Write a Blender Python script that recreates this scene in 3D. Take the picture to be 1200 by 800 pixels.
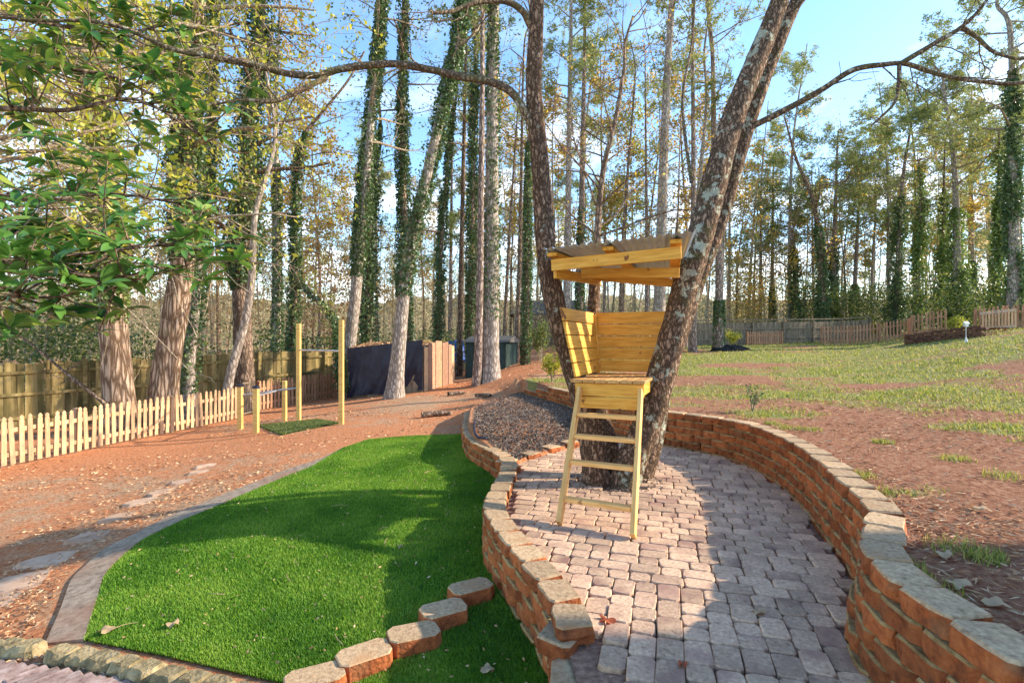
import bpy, math, random
import numpy as np
from mathutils import Vector, Matrix, Quaternion
for o in list(bpy.data.objects): bpy.data.objects.remove(o)
scn = bpy.context.scene
COL = scn.collection
rng = np.random.default_rng(7)
random.seed(7)
# ------------------------------------------------------------------ camera
EYE, F, CX, CY = 1.6, 620.0, 600.0, 401.0
cam_d = bpy.data.cameras.new('camera'); cam = bpy.data.objects.new('camera', cam_d); COL.objects.link(cam)
cam.location = (0, 0, EYE); cam.rotation_euler = (math.radians(90), 0, 0)
cam_d.sensor_width = 36; cam_d.lens = F / 1200 * 36; cam_d.clip_start = .05; cam_d.clip_end = 2000
scn.camera = cam
# ------------------------------------------------------------------ sky and sun
SUN_EL, SUN_AZ = math.radians(26), math.radians(6)      # azimuth measured from +x towards +y
world = bpy.data.worlds.new('World'); scn.world = world; world.use_nodes = True
wn, wl = world.node_tree.nodes, world.node_tree.links
wn.clear()
w_out = wn.new('ShaderNodeOutputWorld'); w_bg = wn.new('ShaderNodeBackground'); w_bg.inputs['Strength'].default_value = .15
sky = wn.new('ShaderNodeTexSky'); sky.sky_type = 'NISHITA'; sky.sun_disc = False
sky.sun_elevation = SUN_EL; sky.sun_rotation = math.radians(90) - SUN_AZ
sky.air_density = 1.0; sky.dust_density = .3; sky.ozone_density = 1.6
w_tc = wn.new('ShaderNodeTexCoord'); w_sep = wn.new('ShaderNodeSeparateXYZ'); wl.new(w_tc.outputs['Generated'], w_sep.inputs[0])
w_add = wn.new('ShaderNodeMath'); w_add.operation = 'ADD'; w_add.inputs[1].default_value = .22; wl.new(w_sep.outputs[2], w_add.inputs[0])
w_div = wn.new('ShaderNodeVectorMath'); w_div.operation = 'DIVIDE'; wl.new(w_tc.outputs['Generated'], w_div.inputs[0])
w_cmb = wn.new('ShaderNodeCombineXYZ')
for i in range(3): wl.new(w_add.outputs[0], w_cmb.inputs[i])
wl.new(w_cmb.outputs[0], w_div.inputs[1])
w_noi = wn.new('ShaderNodeTexNoise'); w_noi.inputs['Scale'].default_value = 1.9; w_noi.inputs['Detail'].default_value = 9; w_noi.inputs['Roughness'].default_value = .58
wl.new(w_div.outputs[0], w_noi.inputs['Vector'])
w_rmp = wn.new('ShaderNodeMapRange'); w_rmp.inputs[1].default_value = .5; w_rmp.inputs[2].default_value = .66; wl.new(w_noi.outputs['Fac'], w_rmp.inputs[0])
w_low = wn.new('ShaderNodeMapRange'); w_low.inputs[1].default_value = .55; w_low.inputs[2].default_value = .12; wl.new(w_sep.outputs[2], w_low.inputs[0])
w_mul = wn.new('ShaderNodeMath'); w_mul.operation = 'MULTIPLY'; wl.new(w_rmp.outputs[0], w_mul.inputs[0]); wl.new(w_low.outputs[0], w_mul.inputs[1])
w_mix = wn.new('ShaderNodeMix'); w_mix.data_type = 'RGBA'; wl.new(w_mul.outputs[0], w_mix.inputs[0]); w_hs = wn.new('ShaderNodeHueSaturation'); w_hs.inputs['Saturation'].default_value = 1.14; w_hs.inputs['Hue'].default_value = .5; w_hs.inputs['Value'].default_value = .82; wl.new(sky.outputs[0], w_hs.inputs['Color']); wl.new(w_hs.outputs[0], w_mix.inputs[6]); w_mix.inputs[7].default_value = (5.6, 5.8, 6.0, 1)
wl.new(w_mix.outputs[2], w_bg.inputs['Color']); wl.new(w_bg.outputs[0], w_out.inputs['Surface'])
sun_d = bpy.data.lights.new('sun', 'SUN'); sun_d.energy = 2.6; sun_d.angle = math.radians(1.0); sun_d.color = (1, .87, .68)
sun = bpy.data.objects.new('sun', sun_d); COL.objects.link(sun)
SUN_DIR = Vector((math.cos(SUN_EL) * math.cos(SUN_AZ), math.cos(SUN_EL) * math.sin(SUN_AZ), math.sin(SUN_EL)))
sun.rotation_euler = (-SUN_DIR).to_track_quat('-Z', 'Y').to_euler(); sun.location = SUN_DIR * 40
scn.view_settings.view_transform = 'Standard'; scn.view_settings.look = 'None'
scn.view_settings.exposure = 1.88; scn.view_settings.gamma = 1; scn.view_settings.use_curve_mapping = False
scn.render.engine = 'CYCLES'
scn.cycles.max_bounces = 6; scn.cycles.diffuse_bounces = 4; scn.cycles.transmission_bounces = 3; scn.cycles.transparent_max_bounces = 4

# ------------------------------------------------------------------ helpers
def tag(o, label=None, cat=None, group=None, kind=None):
    if label: o['label'] = label
    if cat: o['category'] = cat
    if group: o['group'] = group
    if kind: o['kind'] = kind
    return o
def empty(name, loc, label=None, cat=None, group=None):
    o = bpy.data.objects.new(name, None); COL.objects.link(o); o.location = loc; o.empty_display_size = .1
    return tag(o, label, cat, group)
class Geo:
    """collects vertices and faces (triangles and quads) with a material slot per face"""
    def __init__(s): s.V = []; s.n = 0; s.F = {3: [], 4: []}; s.M = {3: [], 4: []}
    def add(s, V, F, m=0):
        V = np.asarray(V, float).reshape(-1, 3); F = np.asarray(F, int)
        s.V.append(V); k = F.shape[1]; s.F[k].append(F + s.n); s.M[k].append(np.full(len(F), m)); s.n += len(V)
    def add2(s, V, Fs, m=0):
        V = np.asarray(V, float).reshape(-1, 3); s.V.append(V)
        for F in Fs:
            F = np.asarray(F, int); s.F[F.shape[1]].append(F + s.n); s.M[F.shape[1]].append(np.full(len(F), m))
        s.n += len(V)
    def poly(s, pts, m=0):                       # a flat polygon as a fan
        n = len(pts); s.add(pts, [(0, i, i + 1) for i in range(1, n - 1)], m)
    def box(s, c, size, R=None, m=0, jit=0):
        h = np.array(size) / 2
        V = np.array([(x, y, z) for x in (-1, 1) for y in (-1, 1) for z in (-1, 1)]) * h
        if R is not None: V = V @ np.array(R).T
        V = V + np.array(c)
        s.add(V, [(0, 1, 3, 2), (4, 6, 7, 5), (0, 4, 5, 1), (2, 3, 7, 6), (0, 2, 6, 4), (1, 5, 7, 3)], m)
    def beam(s, a, b, w, h, up=(0, 0, 1), m=0):   # a bar from a to b, h along up, w across
        a, b = np.array(a, float), np.array(b, float); d = b - a; L = np.linalg.norm(d); d /= L
        side = np.cross(d, up); side /= np.linalg.norm(side); u = np.cross(side, d)
        s.box((a + b) / 2, (L, w, h), np.stack([d, side, u], 1), m)
    def tube(s, P, R, sides=6, m=0, cap=True, rough=None):
        P = np.asarray(P, float); n = len(P); R = np.broadcast_to(np.asarray(R, float), (n,))
        T = np.gradient(P, axis=0); T /= np.linalg.norm(T, axis=1)[:, None] + 1e-9
        ref = np.array([0, 0, 1.]) if abs(T[:, 2]).mean() < .7 else np.array([1., 0, 0])
        A = np.cross(T, ref); A /= np.linalg.norm(A, axis=1)[:, None] + 1e-9; B = np.cross(T, A)
        th = np.linspace(0, 2 * np.pi, sides, endpoint=False)
        rr = R[:, None] * np.ones(sides)
        if rough is not None: rr = rr * rough(np.arange(n)[:, None] * np.ones(sides), th[None] * np.ones((n, 1)))
        V = P[:, None] + rr[..., None] * (np.cos(th)[None, :, None] * A[:, None] + np.sin(th)[None, :, None] * B[:, None])
        i = np.arange(n - 1)[:, None] * sides; j = np.arange(sides)[None]; k = (j + 1) % sides
        Fq = np.stack([i + j, i + k, i + sides + k, i + sides + j], -1).reshape(-1, 4)
        Fs = [Fq]
        V = V.reshape(-1, 3)
        if cap:
            V = np.concatenate([V, P[-1:] + T[-1:] * R[-1] * .3]); e = (n - 1) * sides
            Fs.append(np.stack([e + j[0], e + k[0], np.full(sides, n * sides)], -1))
        s.add2(V, Fs, m)
    def build(s, name, mats, parent=None, smooth=False, loc=None, kind=None):
        V = np.concatenate(s.V) if s.V else np.zeros((0, 3))
        if loc is not None: V = V - np.array(loc)
        me = bpy.data.meshes.new(name)
        f3 = np.concatenate(s.F[3]) if s.F[3] else np.zeros((0, 3), int); f4 = np.concatenate(s.F[4]) if s.F[4] else np.zeros((0, 4), int)
        mi = np.concatenate([np.concatenate(s.M[k]) if s.M[k] else np.zeros(0, int) for k in (3, 4)])
        me.vertices.add(len(V)); me.vertices.foreach_set('co', V.astype(np.float32).ravel())
        nl = f3.size + f4.size; me.loops.add(nl); me.loops.foreach_set('vertex_index', np.concatenate([f3.ravel(), f4.ravel()]).astype(np.int32))
        me.polygons.add(len(f3) + len(f4))
        st = np.concatenate([np.arange(len(f3)) * 3, len(f3) * 3 + np.arange(len(f4)) * 4])
        me.polygons.foreach_set('loop_start', st.astype(np.int32))
        me.polygons.foreach_set('material_index', mi.astype(np.int32))
        me.polygons.foreach_set('use_smooth', np.full(len(st), smooth))
        me.update(calc_edges=True); me.validate()
        for m in (mats if isinstance(mats, (list, tuple)) else [mats]): me.materials.append(m)
        o = bpy.data.objects.new(name, me); COL.objects.link(o)
        if parent is not None: o.parent = parent
        if kind: o['kind'] = kind
        return o
def inst(o_mesh, name, parent, loc, rotz=0, scale=1, kind=None):
    o = bpy.data.objects.new(name, o_mesh); COL.objects.link(o); o.parent = parent; o.location = loc
    o.rotation_euler = (0, 0, rotz) if np.isscalar(rotz) else rotz
    o.scale = (scale,) * 3 if np.isscalar(scale) else scale
    return o
def S(t): t = np.clip(t, 0, 1); return t * t * (3 - 2 * t)
def _hash(i, j, k): 
    h = np.sin(i * 127.1 + j * 311.7 + k * 74.7) * 43758.5453
    return h - np.floor(h)
def noise2(x, y, seed=0):
    x = np.asarray(x, float); y = np.asarray(y, float); i, j = np.floor(x), np.floor(y); u, v = S(x - i), S(y - j)
    a, b, c, d = _hash(i, j, seed), _hash(i + 1, j, seed), _hash(i, j + 1, seed), _hash(i + 1, j + 1, seed)
    return (a * (1 - u) + b * u) * (1 - v) + (c * (1 - u) + d * u) * v
def fbm(x, y, seed=0, o=4): return sum(noise2(x * 2**k, y * 2**k, seed + k) / 2**(k + 1) for k in range(o)) / (1 - 2.0**-o)
def spline(P, n):
    """Catmull-Rom through P, n samples evenly spaced in parameter"""
    P = np.asarray(P, float); Q = np.vstack([2 * P[0] - P[1], P, 2 * P[-1] - P[-2]])
    t = np.linspace(0, len(P) - 1 - 1e-9, n); i = t.astype(int); u = (t - i)[:, None]
    a, b, c, d = Q[i], Q[i + 1], Q[i + 2], Q[i + 3]
    return .5 * (2 * b + (c - a) * u + (2 * a - 5 * b + 4 * c - d) * u**2 + (3 * b - a - 3 * c + d) * u**3)

# ------------------------------------------------------------------ materials
def new_mat(name):
    m = bpy.data.materials.new(name); m.use_nodes = True; nt = m.node_tree; b = nt.nodes['Principled BSDF']
    return m, nt, nt.nodes, nt.links, b
def ramp(nd, stops):
    r = nd.new('ShaderNodeValToRGB'); e = r.color_ramp.elements
    while len(e) < len(stops): e.new(.5)
    for k, (p, c) in enumerate(stops): e[k].position = p; e[k].color = (*c, 1)
    return r
def surf(name, stops, scale=6, stretch=(1, 1, 1), rough=.8, bump=.3, bscale=None, vary=.25, detail=7, blotch=None, coord='Object', dist=.02, spec=.3, metal=0, island=False):
    """general procedural surface: noise ramp colour, per-object value variation, blotches, bump"""
    m, nt, nd, lk, b = new_mat(name)
    tc = nd.new('ShaderNodeTexCoord'); oi = nd.new('ShaderNodeObjectInfo')
    mp = nd.new('ShaderNodeMapping'); mp.inputs['Scale'].default_value = stretch
    ad = nd.new('ShaderNodeVectorMath'); ad.operation = 'ADD'
    cm = nd.new('ShaderNodeCombineXYZ'); ml = nd.new('ShaderNodeMath'); ml.operation = 'MULTIPLY'; ml.inputs[1].default_value = 37.0
    lk.new(oi.outputs['Random'], ml.inputs[0])
    for i in range(3): lk.new(ml.outputs[0], cm.inputs[i])
    lk.new(tc.outputs[coord], ad.inputs[0]); lk.new(cm.outputs[0], ad.inputs[1]); lk.new(ad.outputs[0], mp.inputs['Vector'])
    n1 = nd.new('ShaderNodeTexNoise'); n1.inputs['Scale'].default_value = scale; n1.inputs['Detail'].default_value = detail; n1.inputs['Roughness'].default_value = .62
    lk.new(mp.outputs[0], n1.inputs['Vector'])
    r = ramp(nd, stops); lk.new(n1.outputs['Fac'], r.inputs[0]); col = r.outputs[0]
    if blotch:
        n2 = nd.new('ShaderNodeTexNoise'); n2.inputs['Scale'].default_value = blotch[1]; n2.inputs['Detail'].default_value = 5; lk.new(ad.outputs[0], n2.inputs['Vector'])
        mr = nd.new('ShaderNodeMapRange'); mr.inputs[1].default_value = blotch[2]; mr.inputs[2].default_value = blotch[3]; lk.new(n2.outputs['Fac'], mr.inputs[0])
        mx = nd.new('ShaderNodeMix'); mx.data_type = 'RGBA'; lk.new(mr.outputs[0], mx.inputs[0]); lk.new(col, mx.inputs[6]); mx.inputs[7].default_value = (*blotch[0], 1); col = mx.outputs[2]
    if vary:
        hs = nd.new('ShaderNodeHueSaturation'); mr = nd.new('ShaderNodeMapRange'); mr.inputs[3].default_value = 1 - vary; mr.inputs[4].default_value = 1 + vary
        src = oi.outputs['Random']
        if island: g = nd.new('ShaderNodeNewGeometry'); src = g.outputs['Random Per Island']
        lk.new(src, mr.inputs[0]); lk.new(mr.outputs[0], hs.inputs['Value']); lk.new(col, hs.inputs['Color']); col = hs.outputs[0]
    lk.new(col, b.inputs['Base Color']); b.inputs['Roughness'].default_value = rough; b.inputs['Specular IOR Level'].default_value = spec; b.inputs['Metallic'].default_value = metal
    if bump:
        n3 = nd.new('ShaderNodeTexNoise'); n3.inputs['Scale'].default_value = bscale or scale * 3; n3.inputs['Detail'].default_value = 6; lk.new(mp.outputs[0], n3.inputs['Vector'])
        bp = nd.new('ShaderNodeBump'); bp.inputs['Strength'].default_value = bump; bp.inputs['Distance'].default_value = dist; lk.new(n3.outputs['Fac'], bp.inputs['Height']); lk.new(bp.outputs[0], b.inputs['Normal'])
    return m
def bark(name, dark, light, scale=7, zs=.22, bump=.9, dist=.04, lichen=None, moss=None):
    m, nt, nd, lk, b = new_mat(name)
    tc = nd.new('ShaderNodeTexCoord'); mp = nd.new('ShaderNodeMapping'); mp.inputs['Scale'].default_value = (1, 1, zs); lk.new(tc.outputs['Object'], mp.inputs['Vector'])
    nz = nd.new('ShaderNodeTexNoise'); nz.inputs['Scale'].default_value = scale; nz.inputs['Detail'].default_value = 8; nz.inputs['Roughness'].default_value = .65; lk.new(mp.outputs[0], nz.inputs['Vector'])
    vo = nd.new('ShaderNodeTexVoronoi'); vo.feature = 'DISTANCE_TO_EDGE'; vo.inputs['Scale'].default_value = scale * 1.6
    wr = nd.new('ShaderNodeMix'); wr.data_type = 'VECTOR'; wr.inputs[0].default_value = .12; lk.new(mp.outputs[0], wr.inputs[4]); lk.new(nz.outputs['Color'], wr.inputs[5]); lk.new(wr.outputs[1], vo.inputs['Vector'])
    mr = nd.new('ShaderNodeMapRange'); mr.inputs[1].default_value = 0; mr.inputs[2].default_value = .28; lk.new(vo.outputs['Distance'], mr.inputs[0])
    mu = nd.new('ShaderNodeMath'); mu.operation = 'MULTIPLY'; lk.new(mr.outputs[0], mu.inputs[0]); lk.new(nz.outputs['Fac'], mu.inputs[1])
    r = ramp(nd, [(.08, dark), (.55, light)]); lk.new(mu.outputs[0], r.inputs[0]); col = r.outputs[0]
    for spec in (moss, lichen):
        if spec:
            c, sc, lo, hi = spec
            n2 = nd.new('ShaderNodeTexNoise'); n2.inputs['Scale'].default_value = sc; n2.inputs['Detail'].default_value = 6; n2.inputs['Roughness'].default_value = .7; lk.new(tc.outputs['Object'], n2.inputs['Vector'])
            m2 = nd.new('ShaderNodeMapRange'); m2.inputs[1].default_value = lo; m2.inputs[2].default_value = hi; lk.new(n2.outputs['Fac'], m2.inputs[0])
            mx = nd.new('ShaderNodeMix'); mx.data_type = 'RGBA'; lk.new(m2.outputs[0], mx.inputs[0]); lk.new(col, mx.inputs[6]); mx.inputs[7].default_value = (*c, 1); col = mx.outputs[2]
    lk.new(col, b.inputs['Base Color']); b.inputs['Roughness'].default_value = .92; b.inputs['Specular IOR Level'].default_value = .15
    bp = nd.new('ShaderNodeBump'); bp.inputs['Strength'].default_value = bump; bp.inputs['Distance'].default_value = dist; lk.new(mu.outputs[0], bp.inputs['Height']); lk.new(bp.outputs[0], b.inputs['Normal'])
    return m
def leafm(name, cols, rough=.5, trans=.35, spec=.4, patch=None):
    """leaf: one colour per leaf from a ramp, part of the light passes through"""
    m, nt, nd, lk, b = new_mat(name)
    g = nd.new('ShaderNodeNewGeometry'); r = ramp(nd, [(k / max(1, len(cols) - 1), c) for k, c in enumerate(cols)]); lk.new(g.outputs['Random Per Island'], r.inputs[0])
    if patch:
        tc = nd.new('ShaderNodeTexCoord'); nz = nd.new('ShaderNodeTexNoise'); nz.inputs['Scale'].default_value = patch; nz.inputs['Detail'].default_value = 4; lk.new(tc.outputs['Object'], nz.inputs['Vector']); mm = nd.new('ShaderNodeMath'); mm.operation = 'MULTIPLY_ADD'; mm.inputs[1].default_value = 2.2; mm.inputs[2].default_value = -1.1; lk.new(nz.outputs['Fac'], mm.inputs[0]); ma = nd.new('ShaderNodeMath'); ma.operation = 'ADD'; lk.new(mm.outputs[0], ma.inputs[0]); lk.new(g.outputs['Random Per Island'], ma.inputs[1]); lk.new(ma.outputs[0], r.inputs[0])
    lk.new(r.outputs[0], b.inputs['Base Color']); b.inputs['Roughness'].default_value = rough; b.inputs['Specular IOR Level'].default_value = spec
    if trans:
        t = nd.new('ShaderNodeBsdfTranslucent'); hs = nd.new('ShaderNodeHueSaturation'); hs.inputs['Value'].default_value = 1.6; hs.inputs['Saturation'].default_value = 1.1; hs.inputs['Hue'].default_value = .485
        lk.new(r.outputs[0], hs.inputs['Color']); lk.new(hs.outputs[0], t.inputs['Color'])
        mx = nd.new('ShaderNodeMixShader'); mx.inputs[0].default_value = trans; lk.new(b.outputs[0], mx.inputs[1]); lk.new(t.outputs[0], mx.inputs[2]); lk.new(mx.outputs[0], nd['Material Output'].inputs['Surface'])
    return m
M = {}
M['paver'] = surf('paver', [(.26, (.19, .11, .068)), (.42, (.47, .305, .195)), (.58, (.58, .385, .25)), (.76, (.78, .56, .38))], scale=42, rough=.9, bump=.5, bscale=90, vary=.24, dist=.006, blotch=((.3, .17, .125), 3.5, .5, .72))
M['block_top'] = surf('block top', [(.26, (.15, .09, .045)), (.42, (.36, .24, .135)), (.58, (.49, .335, .19)), (.78, (.62, .47, .29))], scale=38, rough=.92, bump=.7, bscale=90, vary=.2, dist=.006, blotch=((.45, .25, .12), 4, .55, .75))
M['block_face'] = surf('block split face', [(.28, (.11, .03, .01)), (.5, (.34, .095, .027)), (.75, (.46, .155, .05))], scale=13, rough=.9, bump=.9, bscale=34, vary=.32, dist=.02, blotch=((.16, .1, .05), 5, .58, .8))
M['block_ledge'] = surf('mossy block ledge', [(.28, (.12, .065, .02)), (.5, (.3, .19, .075)), (.75, (.42, .3, .14))], scale=20, rough=.95, bump=.6, bscale=60, vary=.2, dist=.006)
M['kerb_stone'] = surf('mossy stone', [(.28, (.1, .075, .035)), (.5, (.29, .22, .11)), (.72, (.44, .35, .2))], scale=12, rough=.95, bump=.8, bscale=40, vary=.15, dist=.02)
M['concrete'] = surf('old concrete', [(.3, (.14, .1, .07)), (.5, (.3, .225, .16)), (.75, (.46, .36, .27))], scale=16, rough=.95, bump=.5, bscale=60, vary=0, dist=.008, blotch=((.3, .16, .1), 1.6, .5, .7))
M['slab'] = surf('stepping stone', [(.3, (.34, .2, .125)), (.55, (.5, .335, .23)), (.75, (.6, .44, .32))], scale=6, rough=.95, bump=.4, vary=.12, dist=.01)
M['timber'] = surf('new pine timber', [(.3, (.54, .24, .03)), (.52, (.72, .36, .05)), (.72, (.8, .46, .1))], scale=3.2, stretch=(1.2, 12, 12), rough=.6, bump=.15, vary=.1, detail=5, blotch=((.2, .07, .02), 8, .66, .71), dist=.004)
M['timber_pale'] = surf('pale pine timber', [(.3, (.6, .3, .09)), (.52, (.78, .43, .14)), (.72, (.84, .53, .21))], scale=3.2, stretch=(1.2, 12, 12), rough=.65, bump=.15, vary=.08, detail=5, blotch=((.24, .1, .03), 8, .67, .72), dist=.004)
M['timber_floor'] = surf('stained floor board', [(.3, (.36, .17, .05)), (.52, (.52, .29, .1)), (.72, (.62, .38, .16))], scale=3.2, stretch=(1.2, 12, 12), rough=.7, bump=.15, vary=.12, detail=5, dist=.004)
M['post'] = surf('yellow post timber', [(.3, (.55, .32, .08)), (.55, (.7, .45, .14)), (.75, (.76, .52, .2))], scale=3, stretch=(9, 9, 1), rough=.65, bump=.15, vary=.08, dist=.004)
M['picket'] = surf('picket timber', [(.3, (.42, .24, .12)), (.55, (.56, .35, .19)), (.75, (.64, .43, .26))], scale=4, stretch=(8, 8, 1), rough=.75, bump=.3, vary=.24, dist=.004, blotch=((.3, .2, .13), 3.5, .52, .75))
M['picket_red'] = surf('red brown picket timber', [(.3, (.26, .12, .06)), (.55, (.42, .22, .12)), (.75, (.52, .31, .19))], scale=4, stretch=(8, 8, 1), rough=.8, bump=.2, vary=.2, dist=.004)
M['fence_old'] = surf('mossy fence board', [(.28, (.08, .055, .02)), (.5, (.28, .2, .075)), (.75, (.46, .36, .17))], scale=2.2, stretch=(4, 4, .7), rough=.9, bump=.3, vary=.28, dist=.006, blotch=((.1, .085, .03), 1.2, .5, .68))
M['fence_grey'] = surf('weathered grey board', [(.3, (.11, .08, .05)), (.55, (.25, .19, .125)), (.75, (.34, .27, .19))], scale=2.5, stretch=(4, 4, .7), rough=.92, bump=.2, vary=.25, dist=.006, island=True)
M['metal'] = surf('galvanised sheet', [(.35, (.42, .55, .72)), (.6, (.55, .68, .86))], scale=4, rough=.4, bump=.05, vary=.06, metal=.0)
M['steel'] = surf('steel tube', [(.35, (.4, .4, .4)), (.6, (.6, .6, .6))], scale=9, rough=.4, bump=0, vary=0, metal=.8)
M['tarp'] = surf('dark tarpaulin', [(.35, (.012, .013, .026)), (.65, (.03, .032, .055))], scale=3, rough=.42, bump=.35, bscale=5, vary=0, dist=.03, spec=.25)
M['blue_tarp'] = surf('blue tarpaulin', [(.35, (.015, .08, .36)), (.65, (.03, .14, .5))], scale=3, rough=.4, bump=.3, vary=0, dist=.03)
M['shed_side'] = surf('shed cladding', [(.3, (.2, .095, .055)), (.55, (.36, .2, .125)), (.75, (.5, .33, .22))], scale=3, stretch=(8, 8, .8), rough=.8, bump=.2, vary=.45, dist=.005)
M['green_paint'] = surf('green paint', [(.3, (.012, .03, .03)), (.6, (.025, .055, .05))], scale=5, rough=.6, bump=.1, vary=.1)
M['white_paint'] = surf('white paint', [(.3, (.6, .6, .58)), (.6, (.78, .78, .76))], scale=5, rough=.5, bump=.05, vary=.03)
M['glass'] = surf('window glass', [(.3, (.1, .12, .14)), (.6, (.2, .23, .26))], scale=2, rough=.08, bump=0, vary=0, spec=.6)
M['roof'] = surf('shingle roof', [(.3, (.07, .065, .06)), (.6, (.17, .155, .14))], scale=12, rough=.9, bump=.3, vary=0)
M['siding'] = surf('house siding', [(.3, (.42, .38, .33)), (.6, (.56, .52, .46))], scale=3, rough=.8, bump=.1, vary=0)
M['shaft'] = surf('dark brick', [(.3, (.07, .035, .022)), (.6, (.17, .08, .05))], scale=9, rough=.9, bump=.4, vary=.25)
M['bark_main'] = bark('treehouse bark', (.09, .05, .03), (.42, .26, .165), 17, .4, 1, .03, moss=((.09, .1, .02), 3.2, .62, .76), lichen=((.46, .46, .34), 7.5, .62, .67))
M['bark_main_l'] = bark('lichen bark', (.09, .055, .035), (.44, .28, .18), 17, .4, 1, .03, moss=((.09, .09, .02), 2.6, .55, .72), lichen=((.52, .52, .39), 5.6, .56, .595))
M['bark_limb'] = bark('limb bark', (.09, .06, .04), (.4, .28, .18), 17, .6, .9, .02, moss=((.16, .15, .05), 3.2, .5, .7), lichen=((.5, .48, .38), 8, .58, .64))
M['bark_oak'] = bark('oak bark', (.15, .09, .055), (.54, .39, .28), 7.5, .16, 1, .05, moss=((.17, .17, .07), 2.2, .6, .8))
M['bark_pine'] = bark('pine bark', (.13, .09, .07), (.46, .35, .29), 8, .3, .9, .03)
M['bark_grey'] = bark('grey bark', (.19, .15, .12), (.52, .44, .37), 9, .3, .8, .02)
M['bark_brown'] = bark('brown bark', (.09, .06, .04), (.36, .25, .18), 9, .3, .8, .02)
M['twig'] = bark('twig bark', (.2, .15, .1), (.5, .4, .28), 12, .4, .4, .01)
M['ivy'] = leafm('ivy leaves', [(.05, .09, .035), (.07, .12, .045), (.095, .155, .055), (.14, .195, .07)], rough=.4, trans=.2)
M['ivy_bright'] = leafm('bright ivy leaves', [(.08, .13, .04), (.12, .19, .05), (.17, .24, .06), (.26, .3, .09)], rough=.42, trans=.3)
M['needles'] = leafm('pine needles', [(.12, .15, .05), (.19, .23, .07), (.28, .31, .095), (.38, .38, .14)], rough=.6, trans=.3)
M['yellow'] = leafm('yellow leaves', [(.2, .16, .04), (.34, .25, .06), (.42, .31, .08), (.26, .25, .07), (.3, .16, .06)], rough=.6, trans=.58)
M['rust'] = leafm('rust leaves', [(.26, .11, .04), (.36, .19, .07), (.4, .27, .12), (.28, .2, .1)], rough=.7, trans=.4)
M['tan'] = leafm('tan winter leaves', [(.26, .2, .1), (.42, .33, .18), (.2, .2, .08), (.5, .4, .2)], rough=.8, trans=.6)
M['lime'] = leafm('lime leaves', [(.16, .2, .03), (.36, .36, .05), (.5, .46, .08), (.09, .15, .02)], rough=.45, trans=.45)
M['magnolia'] = leafm('magnolia leaves', [(.03, .1, .028), (.06, .17, .04), (.12, .25, .05), (.3, .36, .07)], rough=.24, trans=.26, spec=.6)
M['shrub'] = leafm('shrub leaves', [(.035, .07, .02), (.075, .12, .03), (.14, .18, .045), (.28, .27, .08)], rough=.5, trans=.3)
M['turf_blade'] = leafm('turf blades', [(.055, .15, .01), (.1, .25, .015), (.17, .33, .025), (.27, .39, .055)], rough=.55, trans=.25, spec=.3, patch=1.6)
M['lawn_blade'] = leafm('lawn blades', [(.09, .15, .025), (.18, .24, .04), (.34, .34, .08), (.48, .4, .16)], rough=.6, trans=.35)
M['chip'] = leafm('bark chips', [(.26, .1, .05), (.38, .19, .095), (.5, .31, .17), (.62, .46, .29)], rough=.9, trans=0, spec=.1)
M['mulch'] = leafm('grey mulch', [(.045, .032, .025), (.12, .09, .07), (.22, .175, .14), (.36, .3, .25)], rough=.95, trans=0, spec=.1)
M['leaf_dry'] = leafm('dry leaves', [(.3, .16, .07), (.45, .3, .16), (.58, .45, .28)], rough=.8, trans=.2)
M['leaf_red'] = leafm('red leaves', [(.3, .05, .02), (.4, .12, .04)], rough=.6, trans=.2)
M['turf_base'] = surf('turf backing', [(.3, (.01, .05, .006)), (.6, (.025, .1, .012))], scale=40, rough=.9, bump=.2, vary=0)
M['soil'] = surf('bedding soil', [(.3, (.13, .065, .04)), (.55, (.26, .15, .1)), (.75, (.38, .25, .17))], scale=30, rough=1, bump=.6, vary=0, dist=.01)

# ------------------------------------------------------------------ terrain
_ly = np.array([-6, 1.5, 2.2, 2.64, 3.08, 3.5, 3.82, 4.15, 4.45, 4.74, 5.12, 5.48, 6.0, 6.5, 6.95, 7.5, 8.0, 8.5, 9.5, 11.3, 12.6, 14.0, 15.3, 17, 400])
_lx = np.array([.3, .3, .28, .26, .22, .124, -.0, -.1, -.19, -.25, -.264, -.22, -.15, -.12, -.17, -.42, -.64, -.76, -.9, -1.0, -.72, -.2, .22, .3, .3])
_ry = np.array([-6, 1.5, 2.06, 2.42, 2.75, 3.05, 3.4, 3.8, 4.4, 5.1, 5.93, 6.6, 7.1, 7.58, 8.0, 8.5, 9.6, 11.4, 13, 14.3, 15.3, 17, 400])
_rx = np.array([1.66, 1.68, 1.7, 1.72, 1.8, 2.02, 2.3, 2.46, 2.65, 2.87, 3.06, 3.1, 3.06, 2.87, 2.52, 2.12, 1.6, 1.23, .72, .32, .24, .32, .32])
_yy = np.linspace(-6, 18, 1201)
def _smooth(a, k=9): return np.convolve(np.pad(a, k, mode='edge'), np.ones(2 * k + 1) / (2 * k + 1), 'valid')
_XL = _smooth(np.interp(_yy, _ly, _lx)); _XR = _smooth(np.interp(_yy, _ry, _rx))
def XL(y): return np.interp(y, _yy, _XL)
def XR(y): return np.maximum(np.interp(y, _yy, _XR), XL(y) + .02)
def YB(x): return np.interp(x, [-.4, -.1, .23, .62, 1.2, 1.7, 3], [6.2, 6.55, 7.1, 7.65, 8.3, 9.1, 9.6])   # where the patio meets the mulch bed
def z_left(x, y):
    ye = np.where(y < 10, y, 10 + (y - 10) * .3); ye = np.minimum(ye, 22)
    z = -.488 + .034 * np.maximum(x, -14) + .038 * ye - .35 * S((-2 - x) / 6)
    return z + .2 * S((y - 10) / 5) * S((x + 1.9) / 2) + .05 * (fbm(x * .5, y * .5, 3) - .5)
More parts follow.
